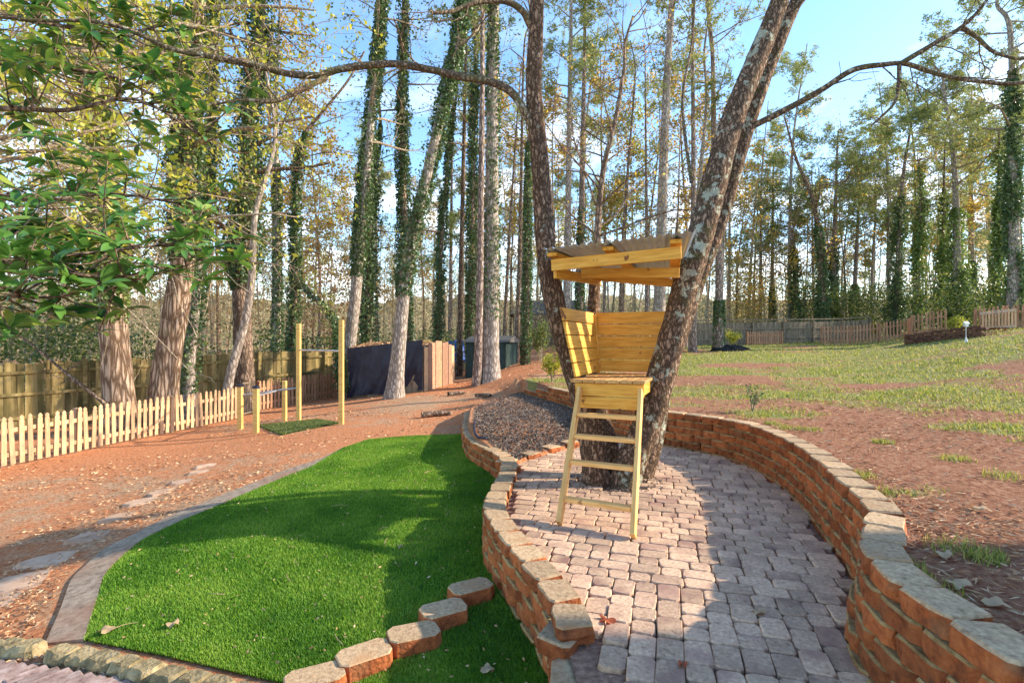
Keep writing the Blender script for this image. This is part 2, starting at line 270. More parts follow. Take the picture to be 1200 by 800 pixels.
def z_right(x, y):
    r = np.maximum(y - 11.5, 0); z = .47 + .034 * np.minimum(r, 26) + .012 * np.clip(x - 3, 0, 40) + 1.0 * S((x - .62 * y) / 9) * S((y - 6) / 10) + .01 * np.clip(r - 26, 0, 200)
    return z + .07 * (fbm(x * .45, y * .45, 5) - .5)
def z_mid(x, y):
    d = y - YB(x)
    return np.where(d < 0, -.062, -.062 + .1 * S(d / .12) + .15 * S(d / 3.0)) + .02 * (fbm(x * 2, y * 2, 8) - .5) * (d > 0)
def gz(x, y):
    """ground height anywhere"""
    x, y = np.asarray(x, float), np.asarray(y, float); l, r = XL(y), XR(y)
    w = .02 + 6 * S((y - 14) / 7)
    t = S((x - l + w / 2) / w); far = z_left(x, y) * (1 - t) + z_right(x, y) * t
    near = np.where(x < l, z_left(x, y), np.where(x < r, z_mid(x, y), z_right(x, y)))
    return np.where(y > 14.6, far, near * 1.0)
def ray(px, py, Y): return np.array([(px - CX) / F * Y, Y, EYE - (py - CY) / F * Y])
_ry2 = np.concatenate([np.linspace(1.2, 30, 6000), np.linspace(30.02, 140, 3000)])
def on_ground(px, py, dz=0):
    x = (px - CX) / F * _ry2; z = EYE - (py - CY) / F * _ry2; hit = np.nonzero(z < gz(x, _ry2) + dz)[0]
    Y = _ry2[hit[0]] if len(hit) else 45.
    return np.array([(px - CX) / F * Y, Y, float(gz((px - CX) / F * Y, Y)) + dz])
def G(x, y): return float(gz(x, y))

def build_ground():
    ys = np.concatenate([np.arange(-6, 1, .5), np.arange(1, 10, .05), np.arange(10, 17, .09), 17 + np.cumsum(np.linspace(.1, 4, 70)), np.array([200, 260, 400, 700])])
    dl = np.concatenate([[0, .01], np.arange(.05, 6, .06), 6 + np.cumsum(np.linspace(.08, 4, 60)), [160, 260, 500]])
    nm = 60
    rows = []; att = []
    for y in ys:
        sh = .13 * float(1 - S((y - 13.5) / 1)); l, r = float(XL(y)) + sh * .8, float(XR(y)) + sh
        xl = (l - dl)[::-1]; xm = np.linspace(l + 1e-4, r - 1e-4, nm); xr = r + dl
        x = np.concatenate([xl, xm, xr]); yy = np.full(len(x), y)
        zl = z_left(xl, yy[:len(xl)]); zm = z_mid(np.minimum(xm, XR(y) - .01), yy[:nm]); zr = z_right(xr, yy[:len(xr)])
        z = np.concatenate([zl, zm, zr])
        if y > 14.6: z = gz(x, yy)
        # keep the raised soil hidden behind the wall blocks
        rows.append(np.stack([x, yy, z], 1))
    R = np.stack(rows); n, k = R.shape[:2]
    i = np.arange(n - 1)[:, None] * k; j = np.arange(k - 1)[None]
    Fq = np.stack([i + j, i + j + 1, i + k + j + 1, i + k + j], -1).reshape(-1, 4)
    g = Geo(); g.add(R.reshape(-1, 3), Fq)
    m, nt, nd, lk, b = new_mat('ground')
    at = nd.new('ShaderNodeAttribute'); at.attribute_name = 'zone'; sp = nd.new('ShaderNodeSeparateColor'); lk.new(at.outputs['Color'], sp.inputs[0])
    tc = nd.new('ShaderNodeTexCoord')
    def nz(sc, det=8, ro=.65):
        q = nd.new('ShaderNodeTexNoise'); q.inputs['Scale'].default_value = sc; q.inputs['Detail'].default_value = det; q.inputs['Roughness'].default_value = ro; lk.new(tc.outputs['Object'], q.inputs['Vector']); return q
    fine, mid = nz(26), nz(3.2)
    clay = ramp(nd, [(.28, (.3, .095, .04)), (.48, (.54, .21, .095)), (.62, (.6, .31, .16)), (.78, (.7, .48, .29))]); lk.new(fine.outputs['Fac'], clay.inputs[0])
    red = ramp(nd, [(.28, (.15, .055, .03)), (.45, (.3, .125, .07)), (.6, (.4, .22, .13)), (.75, (.56, .42, .28))]); lk.new(fine.outputs['Fac'], red.inputs[0])
    grs = ramp(nd, [(.3, (.12, .13, .04)), (.5, (.26, .25, .08)), (.72, (.42, .36, .16))]); lk.new(fine.outputs['Fac'], grs.inputs[0])
    lit = ramp(nd, [(.3, (.22, .11, .055)), (.5, (.46, .28, .165)), (.72, (.68, .5, .34))]); lk.new(fine.outputs['Fac'], lit.inputs[0])
    def mix(f, a, c):
        q = nd.new('ShaderNodeMix'); q.data_type = 'RGBA'; lk.new(f, q.inputs[0]); lk.new(a, q.inputs[6]); lk.new(c, q.inputs[7]); return q.outputs[2]
    def soft(v, lo=.35, hi=.65):
        a = nd.new('ShaderNodeMath'); a.operation = 'ADD'; lk.new(v, a.inputs[0])
        c = nd.new('ShaderNodeMapRange'); c.inputs[1].default_value = .25; c.inputs[2].default_value = .75; c.inputs[3].default_value = -.35; c.inputs[4].default_value = .35; lk.new(mid.outputs['Fac'], c.inputs[0]); lk.new(c.outputs[0], a.inputs[1])
        d = nd.new('ShaderNodeMapRange'); d.inputs[1].default_value = lo; d.inputs[2].default_value = hi; lk.new(a.outputs[0], d.inputs[0]); return d.outputs[0]
    c = mix(soft(sp.outputs[2]), clay.outputs[0], lit.outputs[0]); c = mix(sp.outputs[1], c, red.outputs[0]); c = mix(soft(sp.outputs[0]), c, grs.outputs[0])
    lk.new(c, b.inputs['Base Color']); b.inputs['Roughness'].default_value = 1; b.inputs['Specular IOR Level'].default_value = .1
    bp = nd.new('ShaderNodeBump'); bp.inputs['Strength'].default_value = .9; bp.inputs['Distance'].default_value = .06; lk.new(nz(17, 9, .72).outputs['Fac'], bp.inputs['Height']); lk.new(bp.outputs[0], b.inputs['Normal'])
    o = g.build('ground', m, smooth=True); tag(o, 'red clay yard with bark litter rising to a patchy lawn', 'ground', kind='structure')
    P = R.reshape(-1, 3); x, y = P[:, 0], P[:, 1]
    right = S((x - XR(y)) / .1) * np.where(y > 14.6, S((x - XR(y)) / 5), 1)
    grass = grass_mask(x, y) * (right > .5) + np.where(y > 60, .6, 0)
    litter = .22 + 1.1 * (fbm(x * .35, y * .5, 21) - .42) - .5 * np.exp(-((x + 7.0)**2 / 8 + (y - 11.5)**2 / 1.6))
    colr = np.stack([np.clip(grass, 0, 1), right, np.clip(litter, 0, 1), np.ones(len(x))], 1)
    ca = o.data.color_attributes.new('zone', 'FLOAT_COLOR', 'POINT'); ca.data.foreach_set('color', colr.astype(np.float32).ravel())
    return o
def grass_mask(x, y):
    """how grassy the raised lawn is: bare clay by the wall, thicker further back"""
    d = np.hypot(x - 2.5, (y - 5.5) * .75)
    m = S((d - 2.0) / 6) * .68 + 2.1 * (fbm(x * .5 + 9, y * .75, 31) - .5) + .1
    return np.clip(m, 0, 1)
build_ground()
# ------------------------------------------------------------------ shared solids
def chamfer_box(L, w, h, c=.004):
    """a box with small chamfers: 24 vertices"""
    hs = np.array([L, w, h]) / 2; c = min(c, hs.min() * .4); V = []; idx = {}
    for sx in (-1, 1):
        for sy in (-1, 1):
            for sz in (-1, 1):
                s = np.array([sx, sy, sz])
                for a in range(3):
                    v = s * (hs - c); v[a] = s[a] * hs[a]; idx[(sx, sy, sz, a)] = len(V); V.append(v)
    q, t = [], []
    for a in range(3):
        b, c2 = (a + 1) % 3, (a + 2) % 3
        for s in (-1, 1):
            def key(sb, sc): k = [0, 0, 0]; k[a] = s; k[b] = sb; k[c2] = sc; return idx[(*k, a)]
            f = [key(-1, -1), key(1, -1), key(1, 1), key(-1, 1)]; q.append(f if s > 0 else f[::-1])
        for sb in (-1, 1):
            for sc in (-1, 1):
                def k2(sa, ax): k = [0, 0, 0]; k[a] = sa; k[b] = sb; k[c2] = sc; return idx[(*k, ax)]
                f = [k2(-1, b), k2(1, b), k2(1, c2), k2(-1, c2)]; q.append(f if sb * sc < 0 else f[::-1])
    for sx in (-1, 1):
        for sy in (-1, 1):
            for sz in (-1, 1):
                f = [idx[(sx, sy, sz, a)] for a in range(3)]; t.append(f if sx * sy * sz > 0 else f[::-1])
    return np.array(V), np.array(q), np.array(t)
def bar(name, a, b, w, h, mat, parent=None, up=(0, 0, 1), origin=(0, 0, 0), c=.004):
    """one timber from a to b as an object of its own, grain along its local x"""
    a, b = np.array(a, float), np.array(b, float); d = b - a; L = np.linalg.norm(d); d = d / L
    side = np.cross(up, d); side /= np.linalg.norm(side); u = np.cross(d, side)
    V, q, t = chamfer_box(L, w, h, c); g = Geo(); g.add2(V, [q, t]); o = g.build(name, mat, parent)
    Mx = Matrix([[d[0], side[0], u[0], 0], [d[1], side[1], u[1], 0], [d[2], side[2], u[2], 0], [0, 0, 0, 1]])
    o.matrix_local = Matrix.Translation(Vector((a + b) / 2 - np.array(origin))) @ Mx
    return o
def prism(outline, z0, z1, bev=.006, jit=0, r=None, slots=(0, 1)):
    """stone: plan outline extruded with a bevelled top; slot 0 sides, slot 1 top"""
    o = np.array(outline, float); n = len(o); c = o.mean(0)
    d = o - c; ins = c + d * (1 - bev / np.linalg.norm(d, axis=1))[:, None]
    zm = (z0 + z1) / 2
    j = (lambda s: r.normal(0, s, (n, 2))) if (jit and r is not None) else (lambda s: np.zeros((n, 2)))
    rings = [(o + j(jit), z0), (o + j(jit) + d / np.linalg.norm(d, axis=1)[:, None] * jit, zm), (o + j(jit * .5), z1 - bev), (ins + j(jit * .5), z1)]
    V = np.concatenate([np.c_[p, np.full(n, z)] for p, z in rings])
    if jit and r is not None: V[2 * n:3 * n, 2] -= abs(r.normal(0, jit * .4, n))
    q = [(k * n + i, k * n + (i + 1) % n, (k + 1) * n + (i + 1) % n, (k + 1) * n + i) for k in range(3) for i in range(n)]
    t = [(3 * n, 3 * n + i, 3 * n + i + 1) for i in range(1, n - 1)]
    g = Geo(); g.V.append(V); g.n = len(V); g.F[4].append(np.array(q)); g.F[3].append(np.array(t))
    g.M[4].append(np.array([slots[0]] * (2 * n) + [slots[1]] * n)); g.M[3].append(np.full(len(t), slots[1]))
    return g
def mesh_of(g, name, mats, smooth=False):
    o = g.build(name, mats, smooth=smooth); me = o.data; bpy.data.objects.remove(o); return me

# ------------------------------------------------------------------ patio of tumbled pavers
patio_geo = Geo()
ys = np.arange(1.0, 9.2, .12); rows = []
for y in ys:
    x = np.linspace(float(XL(y)) + .05, float(XR(y)) + .03, 40); yy = np.minimum(y, YB(x) + .02)
    rows.append(np.stack([x, yy, np.full(40, -.042) + .012 * fbm(x * 5, yy * 5, 2)], 1))
R_ = np.stack(rows); n_, k_ = R_.shape[:2]; i_ = np.arange(n_ - 1)[:, None] * k_; j_ = np.arange(k_ - 1)[None]
patio_geo.add(R_.reshape(-1, 3), np.stack([i_ + j_, i_ + j_ + 1, i_ + k_ + j_ + 1, i_ + k_ + j_], -1).reshape(-1, 4))
patio = tag(patio_geo.build('patio', M['soil'], smooth=True), 'tumbled concrete paver patio curving round the treehouse tree', 'patio', kind='structure')
def paver_outline(a, b, r):
    c = .02; p = [(-a + c, -b), (a - c, -b), (a, -b + c), (a, b - c), (a - c, b), (-a + c, b), (-a, b - c), (-a, -b + c)]
    return np.array(p) + r.normal(0, .0028, (8, 2))
r_ = np.random.default_rng(3); PM = {}
for L in (.14, .212):
    PM[L] = [mesh_of(prism(paver_outline(L / 2 - .003, .0672, r_), -.05, 0, .0065, .0015, r_, (0, 0)), 'paver', M['paver']) for _ in range(6)]
TH = math.radians(-16); UX = np.array([math.cos(TH), math.sin(TH)]); VX = np.array([-math.sin(TH), math.cos(TH)])
spots = []; V0 = 3.64
def try_paver(u, v, L, along_u):
    p = UX * u + VX * v; x, y = p
    if y < 1.3 or x < XL(y) + .215 or x > XR(y) - .045 or y > YB(x) - .04: return
    if math.hypot(x - 1.16, y - 6.02) < .33: return
    spots.append((x, y, L, TH + (0 if along_u else math.pi / 2)))
v = V0
while v < 10.5:
    u = -3.5 + r_.uniform(0, .2)
    while u < 4:
        L = .212 if r_.random() < .55 else .14
        try_paver(u + L / 2, v + .07, L, True); u += L + .002
    v += .1405
u = -3.2
while u < 4:
    v = V0 - .004 - r_.choice([0, .0, .05]) * 0
    while v > .3:
        L = .212 if r_.random() < .6 else .14
        try_paver(u, v - L / 2, L, False); v -= L + .002
    u += .1405
spots.sort(key=lambda s: s[0]**2 + s[1]**2)
in_view = [s for s in spots if abs(s[0]) < 1.05 * s[1] and s[1] > 2.3]; out_view = [s for s in spots if s not in set(in_view)]
def paver_z(x, y): return .01 * (float(fbm(x * 1.4, y * 1.4, 12)) - .5)
for x, y, L, a in in_view[:300]:
    inst(random.choice(PM[L]), 'paver', patio, (x, y, paver_z(x, y) + random.gauss(0, .0028)), (random.gauss(0, .009), random.gauss(0, .009), a + random.gauss(0, .018)))
def join(items, name, mats, parent, kind='stuff'):
    """items: (mesh, matrix); joined into one mesh with its own islands"""
    g = Geo()
    for me, mx in items:
        co = np.empty(len(me.vertices) * 3, np.float32); me.vertices.foreach_get('co', co); co = co.reshape(-1, 3) @ np.array(mx.to_3x3()).T + np.array(mx.translation)
        fs = {3: [], 4: []}
        for p in me.polygons: fs[len(p.vertices)].append((list(p.vertices), p.material_index))
        b0 = g.n; g.V.append(co); g.n += len(co)
        for k in (3, 4):
            if fs[k]: g.F[k].append(np.array([f for f, _ in fs[k]]) + b0); g.M[k].append(np.array([m for _, m in fs[k]]))
    return g.build(name, mats, parent, kind=kind)
M['paver_far'] = surf('paver field', [(.26, (.19, .11, .068)), (.42, (.47, .305, .195)), (.58, (.58, .385, .25)), (.76, (.78, .56, .38))], scale=42, rough=.9, bump=.5, bscale=90, vary=.24, dist=.006, blotch=((.3, .17, .125), 3.5, .5, .72), island=True)
items = []
for x, y, L, a in in_view[300:] + out_view:
    items.append((random.choice(PM[L]), Matrix.Translation((x, y, paver_z(x, y) + random.gauss(0, .002))) @ Matrix.Rotation(a + random.gauss(0, .018), 4, 'Z')))
join(items, 'paver_field', M['paver_far'], patio)

# ------------------------------------------------------------------ retaining walls of split-face blocks
def block_outline(w, d, r, c=.028):
    p = [(-w / 2 + c, 0), (-w * .17, -.006), (w * .17, -.006), (w / 2 - c, 0), (w / 2, c), (w * .4, d), (-w * .4, d), (-w / 2, c)]
    return np.array(p) + r.normal(0, .003, (8, 2))
BLK = [mesh_of(prism(block_outline(.292, .2, r_, .03) * r_.uniform(.96, 1.02), 0, .099 + r_.uniform(-.006, .006), .01, .006, r_), 'block', [M['block_face'], M['block_top']]) for _ in range(8)]
COURSE = [mesh_of(prism(block_outline(.297, .2, r_, .032), 0, .097, .012, .005, r_), 'block', [M['block_face'], M['block_ledge']]) for _ in range(8)]
def arc(fx, y0, y1, side):
    y = np.linspace(y0, y1, 2000); x = fx(y); s = np.concatenate([[0], np.cumsum(np.hypot(np.diff(x), np.diff(y)))]); return x, y, s
def wall_blocks(parent, fx, y0, y1, face, top, bottom, pitch=.299, setback=.013, origin=(0, 0, 0), skip=None):
    """face -1: front looks to -x; +1: to +x. top(y), bottom(y) give heights"""
    x, y, s = arc(fx, y0, y1, face); cnt = 0
    zt_max = max(top(v) for v in (y0, (y0 + y1) / 2, y1)); 
    for k in range(12):
        zt = zt_max - .1 * k; q = (k % 2) * pitch / 2 + .02
        while q < s[-1]:
            px, py = np.interp(q, s, x), np.interp(q, s, y); e = .05
            tx, ty = np.interp(q + e, s, x) - np.interp(q - e, s, x), np.interp(q + e, s, y) - np.interp(q - e, s, y); a = math.atan2(ty, tx)
            if zt <= top(py) + .05 and zt > bottom(px, py) + .005 and not (skip and skip(k, py)):
                n = np.array([-ty, tx]) / math.hypot(tx, ty) * (1 if face > 0 else -1)        # front normal
                if (n[0] > 0) != (face > 0): n = -n
                back = setback * ((top(py) - zt) / .1)
                p = np.array([px, py]) + n * (back + random.gauss(0, .006))
                rot = math.atan2(-n[0], n[1]) + math.pi                                                  # block front is local -y
                inst(random.choice(BLK if zt > top(py) - .06 else COURSE), 'block', parent, (p[0] - origin[0], p[1] - origin[1], zt - .1 - origin[2]), rot + random.gauss(0, .045 if zt > top(py) - .06 else .02)); cnt += 1
            q += pitch * (1 + random.gauss(0, .02))
    return cnt
lawn_wall = empty('retaining_wall', (2.5, 4, 0), 'long curved orange block retaining wall holding up the lawn beside the patio', 'wall')
c1 = wall_blocks(lawn_wall, XR, 1.3, 14.3, -1, lambda y: .52 if y < 12.6 else (.42 if y < 13.3 else .32), lambda x, y: float(z_mid(x - .1, y)), origin=(2.5, 4, 0))
edge_wall = empty('retaining_wall', (-.2, 5, 0), 'low orange block wall dropping from the patio edge down to the turf', 'wall')
c2 = wall_blocks(edge_wall, XL, 2.92, 6.45, -1, lambda y: .085, lambda x, y: float(z_left(x - .1, y)) - .06, origin=(-.2, 5, 0), setback=.004)
bed_wall = empty('retaining_wall', (-.8, 9, 0), 'low curved block wall holding the grey mulch bed above the turf', 'wall')
c3 = wall_blocks(bed_wall, XL, 6.5, 14.6, -1, lambda y: .075 if y < 11 else .1, lambda x, y: float(z_left(x - .1, y)) - .06, origin=(-.8, 9, 0), setback=.006)
print('wall blocks', c1, c2, c3)
def stone(name, x, y, z, rot, label, cat, group=None, me=None, tilt=0):
    o = bpy.data.objects.new(name, me or random.choice(BLK)); COL.objects.link(o); o.location = (x, y, z); o.rotation_euler = (tilt, 0, rot); return tag(o, label, cat, group)
# wall end stepping down towards the house
hexo = lambda w, d, c: np.array([(-w / 2 + c, 0), (w / 2 - c, 0), (w / 2, c), (w / 2, d - c), (w / 2 - c, d), (-w / 2 + c, d), (-w / 2, d - c), (-w / 2, c)])
HEX = [mesh_of(prism(hexo(.33, .2, .042) + r_.normal(0, .003, (8, 2)), 0, .125, .006, .003, r_), 'loose block', [M['block_face'], M['block_top']]) for _ in range(4)]
stone('wall_block', .36, 2.86, -.08, math.radians(62), 'end block of the patio edge wall sitting one course lower', 'block', me=BLK[1])
stone('wall_block', .44, 2.58, -.2, math.radians(84), 'long grey topped block set beside the red soil strip at the patio corner', 'block', me=HEX[0]).scale = (1.1, 1.25, 1.2)
# edging between patio and mulch bed
for k, xx in enumerate(np.arange(.02, 1.75, .31)):
    yy = float(YB(xx)); e = float(YB(xx + .1) - YB(xx - .1)) / .2
    stone('edging_block', xx, yy + .02, -.03 + random.uniform(0, .02), math.atan(e) + random.gauss(0, .08), 'flat tan block edging the patio against the grey mulch bed', 'block', 'edging blocks along the mulch bed')
# loose blocks lying across the turf
for k, (px, py) in enumerate([(552, 703), (521, 729), (484, 758), (430, 782), (370, 812)]):
    p = on_ground(px, py); a = math.atan2(.62, .78) * .72
    lab = ['grey topped block butting against the patio edge wall, end of the turf row', 'second block of the turf row counted from the patio edge wall', 'third block of the turf row counted from the patio edge wall',
           'fourth block of the turf row counted from the patio edge wall', 'fifth block of the turf row counted from the patio edge wall'][k]
    o = stone('garden_block', p[0] + .05, p[1] - .12, G(p[0], p[1]) - .005, a + random.gauss(0, .06), lab, 'block', 'blocks in a row across the turf', HEX[k % 4])

# ------------------------------------------------------------------ artificial turf
left_px = [(98, 753), (113, 707), (122, 677), (140, 657), (167, 635), (207, 615), (267, 590), (320, 567), (367, 548), (402, 527), (432, 517), (485, 513)]
out_px = [(53, 757), (72, 713), (83, 683), (100, 665), (123, 645), (157, 628), (200, 606), (273, 577), (333, 553), (373, 540), (402, 526)]
LP = np.array([on_ground(*p) for p in left_px]); OP = np.array([on_ground(*p) for p in out_px])
order = np.maximum.accumulate(LP[:, 1] + np.arange(len(LP)) * 1e-3)
def XT(y):
    a = np.interp(y, order, LP[:, 0]); kx = np.interp(y, [1.5, LP[0, 1]], [3.4, LP[0, 0]])
    return np.where(y < LP[0, 1], kx, a)
Y_T0, Y_T1 = 2.2, float(order[-1])
print('turf top', Y_T1, LP[0], LP[-1])
rows = []
for y in np.linspace(Y_T0, Y_T1, 130):
    x = np.linspace(min(float(XT(y)), float(XL(y)) - .03), float(XL(y)) + .05, 60)
    rows.append(np.stack([x, np.full(60, y), z_left(x, np.full(60, y)) + .012], 1))
R_ = np.stack(rows); n_, k_ = R_.shape[:2]; i_ = np.arange(n_ - 1)[:, None] * k_; j_ = np.arange(k_ - 1)[None]
tg = Geo(); tg.add(R_.reshape(-1, 3), np.stack([i_ + j_, i_ + j_ + 1, i_ + k_ + j_ + 1, i_ + k_ + j_], -1).reshape(-1, 4))
turf = tag(tg.build('turf', M['turf_base'], smooth=True), 'bright green artificial turf lawn between the concrete strip and the block wall', 'turf', kind='structure')
def blades(N, P, h, w, lean=.5):
    """one bent triangle per blade"""
    th = rng.uniform(0, 2 * np.pi, N); d = np.stack([np.cos(th), np.sin(th), np.zeros(N)], 1); s = np.stack([-d[:, 1], d[:, 0], d[:, 2]], 1)
    h = np.asarray(h) * rng.uniform(.6, 1.2, N); top = P + d * (h * rng.uniform(0, lean, N))[:, None] + np.array([0, 0, 1]) * h[:, None]
    w = np.broadcast_to(w, N)[:, None] / 2
    V = np.stack([P - s * w, P + s * w, top], 1).reshape(-1, 3); return V, np.arange(3 * N).reshape(-1, 3)
N = 520000
y = Y_T0 + (Y_T1 - Y_T0) * rng.random(N)**1.7; xa, xb = XT(y), XL(y); x = xa + (xb - xa) * rng.random(N); keep = xb > xa
x, y = x[keep], y[keep]; P = np.stack([x, y, z_left(x, y) + .01], 1)
V, Fq = blades(len(x), P, .019 + .0010 * y, .003 + .0010 * y, .9); g = Geo(); g.add(V, Fq); g.build('grass_blades', M['turf_blade'], turf, kind='stuff')
# concrete edging strip
g = Geo(); A = spline(OP[:, :3], 60); B = spline(np.vstack([LP[:9], OP[-1:] + [[.02, -.03, 0]]]), 60)
A[:, 2] = z_left(A[:, 0], A[:, 1]) + .018; B[:, 2] = z_left(B[:, 0], B[:, 1]) + .024
A2, B2 = A.copy(), B.copy(); A2[:, 2] -= .15; B2[:, 2] -= .15
V = np.stack([A2, A, B, B2], 1).reshape(-1, 3); i_ = np.arange(59)[:, None] * 4; j_ = np.arange(3)[None]
g.add(V, np.stack([i_ + j_, i_ + 4 + j_, i_ + 5 + j_, i_ + 1 + j_], -1).reshape(-1, 4)); g.add(V[:4], [(0, 1, 2, 3)]); g.add(V[-4:], [(3, 2, 1, 0)])
tag(g.build('concrete_strip', M['concrete'], smooth=False), 'curved weathered concrete strip edging the turf against the clay', 'path', kind='structure')
# mossy kerb stones and the brick soldier course in the near corner
kerb_top = [(0, 655), (60, 752)]
def kerb_run(pxs, n, label, group):
    C = np.array([on_ground(*p) for p in pxs]); C = spline(C, 40); s = np.concatenate([[0], np.cumsum(np.linalg.norm(np.diff(C, axis=0), axis=1))])
    for k in range(n):
        a, b = s[-1] * k / n, s[-1] * (k + 1) / n; p = np.array([np.interp((a + b) / 2, s, C[:, i]) for i in range(3)]); d = np.array([np.interp(b, s, C[:, i]) - np.interp(a, s, C[:, i]) for i in range(2)])
        L = b - a; o = np.array([(-L / 2, -.06), (-L / 2 + .03, -.075), (0, -.08), (L / 2 - .03, -.075), (L / 2, -.05), (L / 2, .05), (L / 2 - .04, .07), (0, .075), (-L / 2 + .03, .07), (-L / 2, .05)]) + r_.normal(0, .006, (10, 2))
        gg = prism(o, -.05, .075 + random.uniform(-.008, .008), .025, .008, r_, (0, 0)); ob = gg.build('kerb_stone', M['kerb_stone'], smooth=False); ob.location = (p[0], p[1], G(p[0], p[1])); ob.rotation_euler = (random.gauss(0, .04), random.gauss(0, .04), math.atan2(d[1], d[0]) + random.gauss(0, .03)); tag(ob, label, 'kerb stone', group)
kerb_run([(62, 772), (110, 778), (170, 792), (235, 808), (300, 826)], 9, 'rough mossy tan stone in the kerb between the turf and the brick paving', 'mossy kerb stones by the turf')
kerb_run([(-50, 768), (0, 765), (48, 768)], 4, 'rough tan kerb stone edging the red clay by the brick paving', 'kerb stones by the clay')
bp_ = on_ground(20, 800); gk = Geo(); z0 = -.56
bc = on_ground(60, 800); brick_paving = empty('brick_paving', (bc[0], bc[1], bc[2]), 'strip of worn red grey bricks laid on edge below the mossy kerb', 'paving')
M['brick'] = surf('worn brick', [(.3, (.13, .075, .06)), (.52, (.34, .23, .19)), (.75, (.48, .38, .34))], scale=14, rough=.92, bump=.5, vary=.25, dist=.006)
BR = [mesh_of(prism(np.array([(-.1, -.045), (.1, -.045), (.1, .045), (-.1, .045)]) + r_.normal(0, .003, (4, 2)), -.05, .03, .008, .002, r_, (0, 0)), 'brick', M['brick']) for _ in range(4)]
for row in range(4):
    for k in range(-12, 16):
        x = bc[0] + k * .095 + row * .09; y = bc[1] - .0 - row * .21 - k * .028 - .02
        inst(random.choice(BR), 'brick', brick_paving, (k * .095 + row * .06, -row * .21 - k * .028 - .0, G(x, y) - bc[2]), math.radians(52) + random.gauss(0, .03))
# stepping stones along the clay
for k, (px, py, w) in enumerate([(6, 703, .3), (38, 681, .36), (70, 656, .36), (112, 629, .3), (146, 606, .3), (172, 588, .28), (196, 576, .26), (217, 565, .26), (238, 553, .25), (247, 546, .24)]):
    p = on_ground(px, py); th = np.linspace(0, 2 * np.pi, 11)[:-1]; rad = w * (1 + r_.normal(0, .1, 10)); o = np.stack([np.cos(th) * rad * .95, np.sin(th) * rad * .62], 1)
    ob = prism(o, -.05, .01, .03, .01, r_, (0, 0)).build('stepping_stone', M['slab']); ob.location = p; ob.rotation_euler = (0, 0, r_.uniform(.2, 1.0)); tag(ob, 'flat pinkish stepping stone set in the red clay', 'stone', 'stepping stones across the clay')
# ------------------------------------------------------------------ treehouse, ladder and their tree
TB = np.array([.69, 5.7]); TU = np.array([.93, -.37]); TV = np.array([.37, .93]); ZP = 1.2
def tp(u, v, z): p = TB + TU * u + TV * v; return np.array([p[0], p[1], z])
house = empty('treehouse', (1.2, 6.0, 0), 'small yellow pine treehouse with tin roof wedged between the forked trunks', 'treehouse'); HO = (1.2, 6.0, 0)
def tb(name, a, b, w, h, up=(0, 0, 1), mat='timber', c=.004): return bar(name, a, b, w, h, M[mat], house, up, HO, c)
for k in range(6): tb('floor_board', tp(-.04 + .13 * k + .06, -.06, ZP - .02), tp(-.03 + .13 * k + .06, 1.25, ZP - .02), .124, .035, mat='timber_floor')
tb('front_board', tp(.0, -.02, ZP - .11), tp(.72, -.02, ZP - .11), .035, .135); tb('front_board', tp(.02, -.022, ZP - .245), tp(.7, -.022, ZP - .245), .035, .12)
for u in (.03, .69): tb('joist', tp(u, .0, ZP - .1), tp(u, 1.2, ZP - .1), .04, .13)
tb('joist', tp(-.05, 1.0, ZP - .1), tp(.74, 1.0, ZP - .1), .04, .13)
nb = 5; bh = .152
for k in range(nb):                                            # side boards lean outwards with the trunk, back boards behind
    z = ZP + .015 + bh * (k + .5); f0, f1 = (k + .0) / nb, (k + 1) / nb; fm = (f0 + f1) / 2
    lean = -.17 * fm; tilt = np.array([TU[0] * .17, TU[1] * .17, -.76]); upv = -tilt / np.linalg.norm(tilt)
    tb('side_board', tp(-.0 + lean, -.02, z), tp(.0 + lean * .55, 1.2, z), .026, bh - .007, upv, mat='timber')
    tb('back_board', tp(.0 - .07 * fm, 1.225, z), tp(.7 + .16 * fm, 1.225, z), .026, bh - .007, mat='timber')
tb('corner_post', tp(-.02, 1.19, ZP), tp(-.07, 1.19, ZP + .74), .04, .06, up=(0, 1, 0))
# roof: beams, purlins, corrugated sheets
fr_l, fr_r = np.array([.42, 5.6, 2.405]), np.array([1.64, 5.12, 2.46]); md_l, md_r = np.array([.8, 6.12, 2.39]), np.array([1.83, 5.78, 2.35]); bk_l, bk_r = np.array([1.1, 6.8, 2.43]), np.array([2.0, 6.45, 2.31])
tb('roof_beam', fr_l, fr_r, .04, .12); tb('roof_beam', md_l, md_r, .04, .11); tb('roof_beam', bk_l, bk_r, .04, .1)
tb('side_beam', [.46, 5.66, 2.33], [1.14, 6.86, 2.385], .04, .11); 
for f in (.02, .47, .97):
    a = fr_l + (fr_r - fr_l) * f + np.array([-.03, -.06, .105]); b = bk_l + (bk_r - bk_l) * f + np.array([.05, .12, .1])
    tb('purlin', a, b, .11, .04)
rc = [np.array(v) for v in ([.3, 5.43, 2.55], [1.68, 4.88, 2.612], [2.1, 6.62, 2.5], [1.08, 7.02, 2.56])]
for k in range(2):
    g = Geo(); nu, nv = 40, 10; V = []
    for i in range(nu + 1):
        u = (k + i / nu * 1.03) / 2
        for j in range(nv + 1):
            v = j / nv; p = (rc[0] * (1 - u) + rc[1] * u) * (1 - v) + (rc[3] * (1 - u) + rc[2] * u) * v
            V.append(p + np.array([0, 0, .014 * math.sin(u * 2 * math.pi * 18) + .004 * k]))
    i = np.arange(nu)[:, None] * (nv + 1); j = np.arange(nv)[None]; g.add(V, np.stack([i + j, i + nv + 1 + j, i + nv + 2 + j, i + j + 1], -1).reshape(-1, 4))
    g.build('roof_sheet', M['metal'], house, smooth=True, loc=HO)
